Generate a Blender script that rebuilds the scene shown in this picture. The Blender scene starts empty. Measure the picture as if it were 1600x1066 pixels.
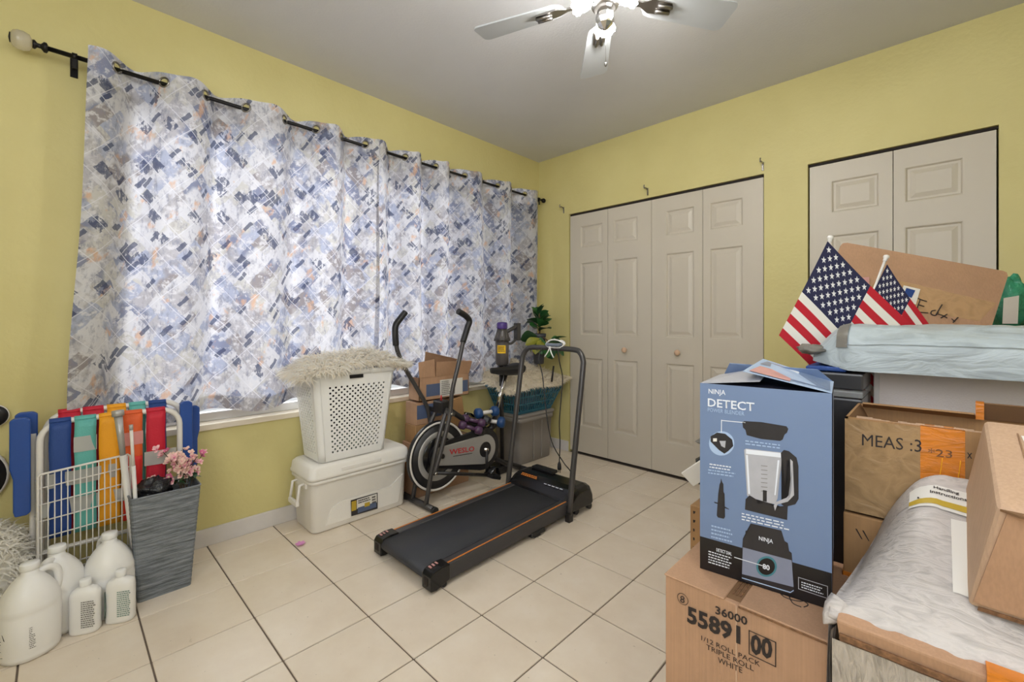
import bpy, bmesh, math, random
from mathutils import Vector as V, Matrix, noise
R = math.radians
PI = math.pi
rnd = random.Random(7)
sc = bpy.context.scene
col = sc.collection

# ------------------------------------------------------------------ camera
CAM = V((2.649, -3.099, 1.133))
YAW = 0.7683
FPX = 686.2
HOR = 502.2
cd = bpy.data.cameras.new('camera')
cam = bpy.data.objects.new('camera', cd)
col.objects.link(cam)
cam.location = CAM
cam.rotation_euler = (PI / 2, 0, YAW)
cd.sensor_width = 36
cd.lens = FPX / 1600 * 36
cd.shift_y = (HOR - 533) / 1600
cd.clip_start = 0.02
sc.camera = cam

# ------------------------------------------------------------------ world, light, exposure
w = bpy.data.worlds.new('daylight')
sc.world = w
w.use_nodes = True
w.node_tree.nodes['Background'].inputs[0].default_value = (0.93, 0.97, 1.0, 1)
w.node_tree.nodes['Background'].inputs[1].default_value = 0.8
sc.view_settings.view_transform = 'Standard'
sc.view_settings.look = 'None'
sc.view_settings.exposure = 0.0
sc.view_settings.gamma = 1
sc.view_settings.use_curve_mapping = False


def area(name, loc, rot, sx, sy, power, color):
    l = bpy.data.lights.new(name, 'AREA')
    l.shape = 'RECTANGLE'
    l.size, l.size_y = sx, sy
    l.energy = power
    l.color = color
    o = bpy.data.objects.new(name, l)
    o.location = loc
    o.rotation_euler = rot
    col.objects.link(o)
    return o


# daylight entering the window from outside
area('window_daylight', (-0.75, -2.05, 1.55), (0, R(-90), 0), 1.9, 2.1, 66, (0.98, 0.99, 1.0))
# added soft fill lamps behind and beside the camera, no source stands there
area('rear_fill_light', (2.3, -3.93, 1.75), (R(84), 0, R(8)), 2.0, 1.5, 40, (0.93, 0.985, 1.10))
area('side_fill_light', (3.40, -2.75, 1.9), (R(90), 0, R(78)), 1.3, 1.2, 14, (0.93, 0.985, 1.10))  # added fill from the right, lifts the overall light


# ------------------------------------------------------------------ pixel -> point on a real plane
FW = V((-math.sin(YAW), math.cos(YAW), 0))
RT = V((math.cos(YAW), math.sin(YAW), 0))


def ray(px, py):
    return FW + RT * ((px - 800) / FPX) + V((0, 0, 1)) * ((HOR - py) / FPX)


def on_plane(px, py, P, N):
    r = ray(px, py)
    return CAM + r * ((V(P) - CAM).dot(V(N)) / r.dot(V(N)))


def onx(px, py, X): return on_plane(px, py, (X, 0, 0), (1, 0, 0))
def ony(px, py, Y): return on_plane(px, py, (0, Y, 0), (0, 1, 0))
def onz(px, py, Z): return on_plane(px, py, (0, 0, Z), (0, 0, 1))
def dep(px, py, d): return CAM + ray(px, py) * d


# ------------------------------------------------------------------ materials
def lin(c):
    f = lambda v: (v / 255 / 12.92) if v / 255 <= 0.04045 else ((v / 255 + 0.055) / 1.055) ** 2.4
    return (f(c[0]), f(c[1]), f(c[2]), 1)


class NT:
    def __init__(s, name):
        s.m = bpy.data.materials.new(name)
        s.m.use_nodes = True
        s.t = s.m.node_tree
        s.b = s.t.nodes['Principled BSDF']
        s.out = s.t.nodes['Material Output']

    def n(s, typ, **kw):
        x = s.t.nodes.new(typ)
        for k, v in kw.items():
            if k.startswith('i_'):
                x.inputs[k[2:].replace('_', ' ')].default_value = v
            else:
                setattr(x, k, v)
        return x

    def l(s, a, b): s.t.links.new(a, b)

    def math(s, op, a, b=None, clamp=False):
        x = s.n('ShaderNodeMath', operation=op)
        x.use_clamp = clamp
        for i, v in enumerate((a, b)):
            if v is None: continue
            if isinstance(v, (int, float)): x.inputs[i].default_value = v
            else: s.l(v, x.inputs[i])
        return x.outputs[0]

    def mix(s, fac, a, b, mode='MIX'):
        x = s.n('ShaderNodeMix', data_type='RGBA', blend_type=mode)
        for sock, v in ((x.inputs[0], fac), (x.inputs[6], a), (x.inputs[7], b)):
            if isinstance(v, (int, float)): sock.default_value = v
            elif isinstance(v, tuple): sock.default_value = v
            else: s.l(v, sock)
        return x.outputs[2]

    def ramp(s, fac, stops, interp='LINEAR'):
        x = s.n('ShaderNodeValToRGB')
        x.color_ramp.interpolation = interp
        e = x.color_ramp.elements
        while len(e) < len(stops): e.new(0.5)
        for i, (p, c) in enumerate(stops):
            e[i].position = p
            e[i].color = c
        s.l(fac, x.inputs[0])
        return x.outputs[0]


def mat(name, c, rough=0.5, metal=0, var=0.0, vscale=6, bump=0, bscale=60, stretch=None, spec=0.5, trans=0, alpha=1, emit=None, es=0, sheen=0, coat=0):
    n = NT(name)
    b = n.b
    b.inputs['Base Color'].default_value = lin(c)
    b.inputs['Roughness'].default_value = rough
    b.inputs['Metallic'].default_value = metal
    b.inputs['Specular IOR Level'].default_value = spec
    b.inputs['Transmission Weight'].default_value = trans
    b.inputs['Alpha'].default_value = alpha
    if coat: b.inputs['Coat Weight'].default_value = coat
    if sheen: b.inputs['Sheen Weight'].default_value = sheen
    if emit:
        b.inputs['Emission Color'].default_value = lin(emit)
        b.inputs['Emission Strength'].default_value = es
    if var or bump:
        tc = n.n('ShaderNodeTexCoord')
        src = tc.outputs['Object']
        if stretch:
            mp = n.n('ShaderNodeMapping')
            mp.inputs['Scale'].default_value = stretch
            n.l(src, mp.inputs[0])
            src = mp.outputs[0]
        if var:
            t = n.n('ShaderNodeTexNoise', i_Scale=vscale, i_Detail=5.0, i_Roughness=0.6)
            n.l(src, t.inputs['Vector'])
            dark = tuple(x * (1 - var) for x in lin(c)[:3]) + (1,)
            lite = tuple(min(1, x * (1 + var)) for x in lin(c)[:3]) + (1,)
            n.l(n.ramp(t.outputs['Fac'], [(0.3, dark), (0.7, lite)]), b.inputs['Base Color'])
        if bump:
            t2 = n.n('ShaderNodeTexNoise', i_Scale=bscale, i_Detail=4.0)
            n.l(src, t2.inputs['Vector'])
            bp = n.n('ShaderNodeBump', i_Strength=bump, i_Distance=0.01)
            n.l(t2.outputs['Fac'], bp.inputs['Height'])
            n.l(bp.outputs[0], b.inputs['Normal'])
    return n.m


def cardboard(name, c, tint=0.1, waves=260):
    n = NT(name)
    tc = n.n('ShaderNodeTexCoord')
    t = n.n('ShaderNodeTexNoise', i_Scale=5.0, i_Detail=6.0, i_Roughness=0.65)
    n.l(tc.outputs['Object'], t.inputs['Vector'])
    mp = n.n('ShaderNodeMapping')
    mp.inputs['Scale'].default_value = (waves, waves, 3)
    n.l(tc.outputs['Object'], mp.inputs[0])
    t2 = n.n('ShaderNodeTexNoise', i_Scale=1.0, i_Detail=2.0)
    n.l(mp.outputs[0], t2.inputs['Vector'])
    L = lin(c)
    d = tuple(x * (1 - tint * 1.6) for x in L[:3]) + (1,)
    h = tuple(x * (1 + tint) for x in L[:3]) + (1,)
    c1 = n.ramp(t.outputs['Fac'], [(0.3, d), (0.7, h)])
    c2 = n.mix(0.12, c1, n.ramp(t2.outputs['Fac'], [(0.4, (0.25, 0.15, 0.08, 1)), (0.6, h)]))
    n.l(c2, n.b.inputs['Base Color'])
    n.b.inputs['Roughness'].default_value = 0.72
    bp = n.n('ShaderNodeBump', i_Strength=0.15, i_Distance=0.004)
    n.l(t2.outputs['Fac'], bp.inputs['Height'])
    n.l(bp.outputs[0], n.b.inputs['Normal'])
    return n.m


def plastic_film(name, c, alpha, rough=0.22, scale=22, strength=0.9, stretch=(1, 1, 1), dist=0.02):
    """crinkled plastic: ridged noise bump, glossy, partly see-through"""
    n = NT(name)
    tc = n.n('ShaderNodeTexCoord')
    mp = n.n('ShaderNodeMapping')
    mp.inputs['Scale'].default_value = stretch
    n.l(tc.outputs['Object'], mp.inputs[0])
    t = n.n('ShaderNodeTexNoise', i_Scale=scale, i_Detail=6.0, i_Distortion=1.2)
    n.l(mp.outputs[0], t.inputs['Vector'])
    r = n.math('ABSOLUTE', n.math('SUBTRACT', t.outputs['Fac'], 0.5))
    bp = n.n('ShaderNodeBump', i_Strength=strength, i_Distance=dist)
    n.l(r, bp.inputs['Height'])
    n.l(bp.outputs[0], n.b.inputs['Normal'])
    L = lin(c)
    n.l(n.ramp(r, [(0.0, tuple(min(1, x * 1.15) for x in L[:3]) + (1,)), (0.2, tuple(x * 0.85 for x in L[:3]) + (1,))]), n.b.inputs['Base Color'])
    n.b.inputs['Roughness'].default_value = rough
    n.b.inputs['Alpha'].default_value = alpha
    return n.m


def wall_paint():
    n = NT('yellow_wall_paint')
    tc = n.n('ShaderNodeTexCoord')
    t = n.n('ShaderNodeTexNoise', i_Scale=1.6, i_Detail=6.0, i_Roughness=0.6)
    n.l(tc.outputs['Object'], t.inputs['Vector'])
    n.l(n.ramp(t.outputs['Fac'], [(0.3, lin((207, 195, 132))), (0.7, lin((215, 204, 142)))]), n.b.inputs['Base Color'])
    t2 = n.n('ShaderNodeTexNoise', i_Scale=45.0, i_Detail=5.0)
    n.l(tc.outputs['Object'], t2.inputs['Vector'])
    t3 = n.n('ShaderNodeTexNoise', i_Scale=5.0, i_Detail=3.0)
    n.l(tc.outputs['Object'], t3.inputs['Vector'])
    bp = n.n('ShaderNodeBump', i_Strength=0.25, i_Distance=0.006)
    n.l(n.math('ADD', t2.outputs['Fac'], n.math('MULTIPLY', t3.outputs['Fac'], 1.6)), bp.inputs['Height'])
    n.l(bp.outputs[0], n.b.inputs['Normal'])
    n.b.inputs['Roughness'].default_value = 0.55
    return n.m


def tile_mat():
    n = NT('beige_floor_tile')
    tc = n.n('ShaderNodeTexCoord')
    oi = n.n('ShaderNodeObjectInfo')
    ad = n.n('ShaderNodeVectorMath', operation='ADD')
    n.l(tc.outputs['Object'], ad.inputs[0])
    cb = n.n('ShaderNodeCombineXYZ')
    n.l(n.math('MULTIPLY', oi.outputs['Random'], 57.0), cb.inputs[0])
    n.l(n.math('MULTIPLY', oi.outputs['Random'], 23.0), cb.inputs[1])
    n.l(cb.outputs[0], ad.inputs[1])
    t = n.n('ShaderNodeTexNoise', i_Scale=5.0, i_Detail=6.0, i_Roughness=0.6)
    n.l(ad.outputs[0], t.inputs['Vector'])
    c = n.ramp(t.outputs['Fac'], [(0.3, lin((224, 208, 187))), (0.55, lin((232, 218, 199))), (0.75, lin((237, 225, 209)))])
    t2 = n.n('ShaderNodeTexNoise', i_Scale=75.0, i_Detail=2.0)
    n.l(ad.outputs[0], t2.inputs['Vector'])
    c = n.mix(n.math('MULTIPLY', n.math('GREATER_THAN', t2.outputs['Fac'], 0.735), 0.35), c, lin((110, 90, 70)))
    c = n.mix(n.math('MULTIPLY', oi.outputs['Random'], 0.10), c, lin((212, 196, 174)))
    n.l(c, n.b.inputs['Base Color'])
    n.l(n.math('ADD', n.math('MULTIPLY', t.outputs['Fac'], 0.2), 0.22), n.b.inputs['Roughness'])
    bp = n.n('ShaderNodeBump', i_Strength=0.08, i_Distance=0.004)
    n.l(t.outputs['Fac'], bp.inputs['Height'])
    n.l(bp.outputs[0], n.b.inputs['Normal'])
    return n.m


def curtain_mat(name, translucent):
    """printed cloth: diagonal painterly patchwork in white, grey blue, taupe, navy and apricot; UV in metres"""
    n = NT(name)
    uv = n.n('ShaderNodeUVMap')
    base = uv.outputs[0]

    def mapping(rot, scale, src=base, loc=(0, 0, 0)):
        m = n.n('ShaderNodeMapping')
        m.inputs['Rotation'].default_value = (0, 0, R(rot))
        n.l(src, m.inputs[0])
        m2 = n.n('ShaderNodeMapping')
        m2.inputs['Scale'].default_value = scale
        m2.inputs['Location'].default_value = loc
        n.l(m.outputs[0], m2.inputs[0])
        return m2.outputs[0]
    # wobble for painterly edges
    wob = n.n('ShaderNodeTexNoise', i_Scale=38.0, i_Detail=3.0)
    n.l(base, wob.inputs['Vector'])
    wv = n.n('ShaderNodeVectorMath', operation='MULTIPLY_ADD')
    n.l(wob.outputs['Color'], wv.inputs[0])
    wv.inputs[1].default_value = (0.014, 0.014, 0)
    n.l(base, wv.inputs[2])

    def cells(rot, w_, h_, src, loc=(0, 0, 0)):
        m = mapping(rot, (1 / w_, 1 / h_, 1), src, loc)
        s2 = n.n('ShaderNodeSeparateXYZ'); n.l(m, s2.inputs[0])
        r_ = n.math('FLOOR', s2.outputs[1])
        xo = n.math('ADD', s2.outputs[0], n.math('MULTIPLY', r_, 0.37))
        c2 = n.n('ShaderNodeCombineXYZ')
        n.l(n.math('FLOOR', xo), c2.inputs[0]); n.l(r_, c2.inputs[1])
        wn = n.n('ShaderNodeTexWhiteNoise', noise_dimensions='2D')
        n.l(c2.outputs[0], wn.inputs['Vector'])
        fx = n.math('FRACT', xo); fy = n.math('FRACT', s2.outputs[1])
        return wn.outputs['Value'], fx, fy
    r1, fx1, fy1 = cells(47, 0.16, 0.075, wv.outputs[0])
    r2, fx2, fy2 = cells(-50, 0.14, 0.06, wv.outputs[0], (3.3, 1.7, 0))
    W, PB, GB, TP, LG, CR = lin((212, 212, 219)), lin((174, 180, 202)), lin((136, 142, 168)), lin((154, 147, 150)), lin((184, 182, 189)), lin((200, 198, 196))
    pal1 = n.ramp(r1, [(0, W), (0.22, PB), (0.38, CR), (0.52, LG), (0.66, TP), (0.74, GB), (0.83, W)], 'CONSTANT')
    pal2 = n.ramp(r2, [(0, LG), (0.18, W), (0.36, PB), (0.52, CR), (0.68, W), (0.82, TP), (0.9, GB)], 'CONSTANT')
    sel = n.n('ShaderNodeTexNoise', i_Scale=7.0, i_Detail=2.0)
    n.l(base, sel.inputs['Vector'])
    c = n.mix(n.ramp(sel.outputs['Fac'], [(0.46, (0, 0, 0, 1)), (0.54, (1, 1, 1, 1))]), pal1, pal2)
    # painterly smears, mostly upright
    g = n.n('ShaderNodeTexNoise', i_Scale=1.0, i_Detail=8.0, i_Roughness=0.72)
    n.l(mapping(0, (38, 15, 1)), g.inputs['Vector'])
    c = n.mix(n.ramp(g.outputs['Fac'], [(0.50, (0, 0, 0, 1)), (0.62, (0.75, 0.75, 0.75, 1))]), c, lin((140, 142, 162)))
    g3 = n.n('ShaderNodeTexNoise', i_Scale=1.0, i_Detail=6.0, i_Roughness=0.7)
    n.l(mapping(0, (14, 9, 1), loc=(9, 4, 0)), g3.inputs['Vector'])
    c = n.mix(n.ramp(g3.outputs['Fac'], [(0.54, (0, 0, 0, 1)), (0.66, (0.6, 0.6, 0.6, 1))]), c, lin((152, 146, 148)))
    g2 = n.n('ShaderNodeTexNoise', i_Scale=1.0, i_Detail=7.0, i_Roughness=0.7)
    n.l(mapping(0, (30, 30, 1), loc=(5, 2, 0)), g2.inputs['Vector'])
    c = n.mix(n.ramp(g2.outputs['Fac'], [(0.51, (0, 0, 0, 1)), (0.60, (0.85, 0.85, 0.85, 1))]), c, lin((217, 216, 221)))
    # apricot touches
    a = n.n('ShaderNodeTexNoise', i_Scale=1.0, i_Detail=4.0, i_Roughness=0.6)
    n.l(mapping(20, (13, 8, 1), loc=(1.3, 7, 0)), a.inputs['Vector'])
    c = n.mix(n.ramp(a.outputs['Fac'], [(0.60, (0, 0, 0, 1)), (0.67, (0.7, 0.7, 0.7, 1))]), c, lin((216, 172, 138)))
    # navy dabs: short diagonal bars
    r3, fx3, fy3 = cells(-50, 0.062, 0.021, wv.outputs[0], (0.4, 0.2, 0))
    nb = n.math('MULTIPLY', n.math('GREATER_THAN', r3, 0.945), n.math('MULTIPLY', n.math('LESS_THAN', fy3, 0.85), n.math('LESS_THAN', fx3, 0.88)))
    r4, fx4, fy4 = cells(42, 0.06, 0.045, wv.outputs[0], (2.4, 5.2, 0))
    nb2 = n.math('MULTIPLY', n.math('GREATER_THAN', r4, 0.93), n.math('GREATER_THAN', g.outputs['Fac'], 0.47))
    c = n.mix(n.math('MULTIPLY', n.math('MAXIMUM', nb, nb2), 0.75), c, lin((58, 68, 100)))
    # fine pale diagonal lines
    r5, fx5, fy5 = cells(45, 0.19, 0.125, base)
    r6, fx6, fy6 = cells(-45, 0.21, 0.16, base)
    ln = n.math('MAXIMUM', n.math('LESS_THAN', fy5, 0.025), n.math('LESS_THAN', fy6, 0.02))
    c = n.mix(n.math('MULTIPLY', ln, 0.7), c, lin((226, 226, 234)))
    n.l(c, n.b.inputs['Base Color'])
    n.b.inputs['Roughness'].default_value = 0.8
    n.b.inputs['Specular IOR Level'].default_value = 0.2
    tr = n.n('ShaderNodeBsdfTranslucent')
    n.l(c, tr.inputs['Color'])
    mx = n.n('ShaderNodeMixShader')
    mx.inputs[0].default_value = translucent
    n.l(n.b.outputs[0], mx.inputs[1]); n.l(tr.outputs[0], mx.inputs[2])
    n.l(mx.outputs[0], n.out.inputs[0])
    return n.m


def woven_mat():
    n = NT('grey_woven_band')
    tc = n.n('ShaderNodeTexCoord')
    mp = n.n('ShaderNodeMapping'); mp.inputs['Scale'].default_value = (9, 9, 95)
    n.l(tc.outputs['Object'], mp.inputs[0])
    t = n.n('ShaderNodeTexNoise', i_Scale=1.0, i_Detail=4.0, i_Roughness=0.7)
    n.l(mp.outputs[0], t.inputs['Vector'])
    n.l(n.ramp(t.outputs['Fac'], [(0.35, lin((84, 90, 96))), (0.65, lin((140, 146, 152)))]), n.b.inputs['Base Color'])
    bp = n.n('ShaderNodeBump', i_Strength=0.9, i_Distance=0.008)
    n.l(t.outputs['Fac'], bp.inputs['Height']); n.l(bp.outputs[0], n.b.inputs['Normal'])
    n.b.inputs['Roughness'].default_value = 0.42
    return n.m


def stripes_mat():
    """thirteen stripes and a navy canton by UV (u along the fly, v up the hoist)"""
    n = NT('flag_cloth')
    uv = n.n('ShaderNodeUVMap'); sp = n.n('ShaderNodeSeparateXYZ'); n.l(uv.outputs[0], sp.inputs[0])
    k = n.math('MODULO', n.math('FLOOR', n.math('MULTIPLY', sp.outputs[1], 13.0)), 2.0)
    c = n.mix(k, lin((196, 30, 48)), lin((240, 236, 228)))
    cant = n.math('MULTIPLY', n.math('LESS_THAN', sp.outputs[0], 0.40), n.math('GREATER_THAN', sp.outputs[1], 6 / 13))
    c = n.mix(cant, c, lin((40, 42, 78)))
    n.l(c, n.b.inputs['Base Color']); n.b.inputs['Roughness'].default_value = 0.75
    return n.m


M = {}
M['wall'] = wall_paint()
M['ceil'] = mat('ceiling_paint', (212, 211, 212), 0.7, var=0.02, vscale=3, bump=0.12, bscale=90)
M['tile'] = tile_mat()
M['grout'] = mat('dark_grout', (112, 98, 86), 0.9, var=0.15, vscale=20)
M['white_trim'] = mat('white_trim_paint', (214, 209, 205), 0.4, var=0.05, vscale=9, bump=0.05)
M['door'] = mat('ivory_door_paint', (202, 193, 177), 0.42, var=0.012, vscale=4, bump=0.03, bscale=120)
M['dark'] = mat('gap_shade', (38, 30, 26), 0.8)  # shade inside closed closets, door gaps and slots put into the colour
M['knob'] = mat('pale_wood_knob', (214, 180, 150), 0.35)
M['sill'] = mat('cream_sill', (232, 220, 198), 0.35)
M['alu'] = mat('window_aluminium', (220, 220, 220), 0.35, 0.6)
M['glass'] = mat('window_glass', (255, 255, 255), 0.02, trans=1.0)
M['black_metal'] = mat('black_metal', (30, 28, 28), 0.35, 0.5)
M['blk'] = mat('black_plastic', (27, 27, 30), 0.42)
M['blk_gloss'] = mat('glossy_black_plastic', (20, 20, 22), 0.18)
M['gun'] = mat('dark_grey_steel_tube', (82, 80, 80), 0.35, 0.45)
M['gun2'] = mat('black_steel_tube', (48, 46, 47), 0.38, 0.4)
M['silver'] = mat('silver_plastic', (178, 176, 172), 0.35, 0.35)
M['chrome'] = mat('chrome', (210, 208, 204), 0.12, 1.0)
M['nickel'] = mat('brushed_nickel', (150, 146, 142), 0.28, 1.0)
M['cloth'] = curtain_mat('curtain_print', 0.48)
M['cloth_band'] = curtain_mat('curtain_print_doubled', 0.10)
M['white_pl'] = mat('white_plastic', (242, 242, 240), 0.38, var=0.015, vscale=4)
M['cooler'] = mat('cooler_white_plastic', (238, 234, 227), 0.45, var=0.02, vscale=5, bump=0.1, bscale=200)
M['jug'] = mat('milky_white_plastic', (240, 238, 234), 0.36, var=0.02, vscale=8)
def fur_mat(name, c):
    n = NT(name)
    n.b.inputs['Base Color'].default_value = lin(c)
    n.b.inputs['Roughness'].default_value = 0.8
    tr = n.n('ShaderNodeBsdfTranslucent')
    tr.inputs['Color'].default_value = lin(c)
    mx = n.n('ShaderNodeMixShader')
    mx.inputs[0].default_value = 0.45
    n.l(n.b.outputs[0], mx.inputs[1]); n.l(tr.outputs[0], mx.inputs[2])
    n.l(mx.outputs[0], n.out.inputs[0])
    return n.m


M['fur_w'] = fur_mat('white_fur', (250, 247, 240))
M['fur_tip'] = fur_mat('cream_fur', (248, 240, 226))
M['fur_c'] = fur_mat('ivory_fur', (250, 242, 224))
M['belt'] = mat('running_belt', (52, 54, 61), 0.6, bump=0.15, bscale=300)
M['orange'] = mat('orange_stripe', (214, 128, 50), 0.4)
M['tm_grey'] = mat('treadmill_dark_grey', (58, 57, 60), 0.4)
M['tote'] = mat('grey_tote_plastic', (142, 136, 130), 0.5, var=0.03, vscale=6)
M['teal'] = mat('teal_plastic', (44, 104, 124), 0.42)
M['card'] = cardboard('brown_cardboard', (182, 143, 112))
M['card_l'] = cardboard('light_cardboard', (196, 163, 134), 0.06)
M['card_d'] = cardboard('aged_cardboard', (168, 128, 84), 0.14)
M['card_in'] = mat('cardboard_inside', (124, 92, 62), 0.8, var=0.1)
M['corr'] = mat('corrugated_edge', (120, 86, 58), 0.9, var=0.5, vscale=120)
M['tape_o'] = plastic_film('orange_packing_tape', (206, 122, 36), 1.0, 0.3, 14, 0.3, (1, 1, 4), 0.01)
M['tape_c'] = plastic_film('clear_packing_tape', (214, 176, 128), 0.5, 0.2, 18, 0.5, (1, 1, 1), 0.01)
M['tape_blue'] = mat('blue_grey_tape', (84, 98, 128), 0.5)
M['ink'] = mat('black_print', (42, 34, 32), 0.7)
M['ink_soft'] = mat('grey_print', (128, 124, 120), 0.7)
M['white_print'] = mat('white_print', (224, 228, 236), 0.5)
M['paper'] = mat('white_paper_label', (226, 222, 214), 0.6, var=0.02)
M['bx_blue'] = mat('blue_box_print', (112, 132, 166), 0.38, var=0.03, vscale=4)
M['bx_black'] = mat('black_box_print', (24, 22, 25), 0.3)
M['bx_side'] = mat('dark_box_side', (34, 34, 46), 0.25, var=0.6, vscale=9)
M['bx_pale'] = mat('pale_blue_print', (168, 190, 220), 0.35)
M['pr_grey'] = mat('grey_print_panel', (176, 176, 182), 0.4, var=0.06, vscale=30)
M['pr_mid'] = mat('steel_print_panel', (132, 138, 158), 0.35, var=0.08, vscale=16)
M['pr_dark'] = mat('charcoal_print', (44, 42, 46), 0.35, var=0.12, vscale=30)
M['pr_pink'] = mat('pink_print', (202, 150, 146), 0.4, var=0.15, vscale=20)
M['pr_ring'] = mat('teal_print_ring', (70, 128, 140), 0.35)
M['bag'] = plastic_film('pale_grey_poly_bag', (166, 176, 180), 1.0, 0.38, 8, 0.7, (0.8, 2, 2), 0.016)
M['bagin'] = mat('grey_tape_patch', (120, 116, 108), 0.35)
M['blackbag'] = plastic_film('black_plastic_bag', (26, 27, 32), 1.0, 0.2, 16, 1.0)
M['wrap'] = plastic_film('white_foam_wrap', (190, 183, 178), 1.0, 0.36, 22, 0.6, (0.8, 2.6, 2.2), 0.008)
M['wrap_side'] = plastic_film('grey_crinkled_film', (176, 166, 154), 1.0, 0.3, 28, 0.9, (2.6, 2.6, 0.6), 0.012)
M['cream_box'] = mat('off_white_carton', (228, 217, 210), 0.55, var=0.015, vscale=3, bump=0.15, bscale=260)
M['dkplastic'] = mat('smoky_black_plastic', (56, 56, 58), 0.22)
M['clear'] = mat('clear_plastic', (196, 200, 200), 0.15, alpha=0.35)
M['flag'] = stripes_mat()
M['star'] = mat('white_star_print', (238, 238, 240), 0.7)
M['woven'] = woven_mat()
M['tube_w'] = mat('white_enamel_tube', (226, 222, 216), 0.3)
M['s_blue'] = mat('blue_webbing', (30, 66, 134), 0.6, bump=0.2, bscale=250)
M['s_teal'] = mat('teal_webbing', (98, 178, 170), 0.6, bump=0.2, bscale=250)
M['s_yel'] = mat('yellow_orange_webbing', (240, 164, 28), 0.6, bump=0.2, bscale=250)
M['s_red'] = mat('scarlet_webbing', (214, 44, 40), 0.6, bump=0.2, bscale=250)
M['s_crim'] = mat('crimson_webbing', (196, 24, 50), 0.6, bump=0.2, bscale=250)
M['s_or'] = mat('orange_red_webbing', (226, 96, 44), 0.6, bump=0.2, bscale=250)
M['s_pale'] = mat('sheer_grey_webbing', (186, 186, 182), 0.6, alpha=0.85)
M['s_pink'] = mat('sheer_pink_webbing', (224, 150, 146), 0.6, alpha=0.9)
M['blue_pl'] = mat('blue_armrest_plastic', (32, 74, 150), 0.35)
M['petal'] = mat('pink_petal', (236, 184, 186), 0.6, var=0.2, vscale=60)
M['petal2'] = mat('deep_pink_petal', (214, 112, 150), 0.6)
M['petal3'] = mat('peach_petal', (238, 204, 190), 0.6)
M['leaf'] = mat('glossy_green_leaf', (48, 100, 48), 0.35, var=0.35, vscale=12)
M['leaf2'] = mat('dark_green_leaf', (30, 70, 36), 0.35, var=0.3, vscale=12)
M['leaf3'] = mat('yellow_green_leaf', (140, 140, 40), 0.45, var=0.2)
M['stem'] = mat('brown_stem', (92, 72, 50), 0.8)
M['pot'] = mat('slate_pot', (66, 68, 74), 0.5)
M['purple'] = mat('purple_plastic', (78, 56, 130), 0.35)
M['vac'] = mat('smoky_grey_plastic', (98, 92, 90), 0.3, 0.2)
M['yellow'] = mat('yellow_sticker', (244, 196, 30), 0.5)
M['db_blue'] = mat('blue_vinyl', (34, 72, 122), 0.4)
M['db_purple'] = mat('purple_vinyl', (82, 54, 84), 0.4)
M['red_let'] = mat('red_lettering', (198, 56, 56), 0.4)
M['cord_w'] = mat('white_cord', (238, 236, 232), 0.7)
M['remote'] = mat('grey_remote', (118, 128, 142), 0.3)
M['green_bag'] = plastic_film('green_plastic_bag', (52, 140, 104), 1.0, 0.25, 20, 0.8)
M['bladew'] = mat('white_fan_blade', (186, 189, 192), 0.4)
M['shade'] = mat('frosted_glass_shade', (255, 252, 245), 0.3, emit=(255, 254, 250), es=165)
M['crystal'] = mat('clear_glass_finial', (226, 218, 196), 0.1, trans=0.5)
M['soap'] = mat('sea_green_label', (132, 156, 146), 0.45)
M['petal_floor'] = mat('magenta_petal', (226, 150, 206), 0.6)
M['gold'] = mat('mustard_print', (190, 160, 50), 0.5)


# ------------------------------------------------------------------ mesh builder
MW = {}


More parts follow.
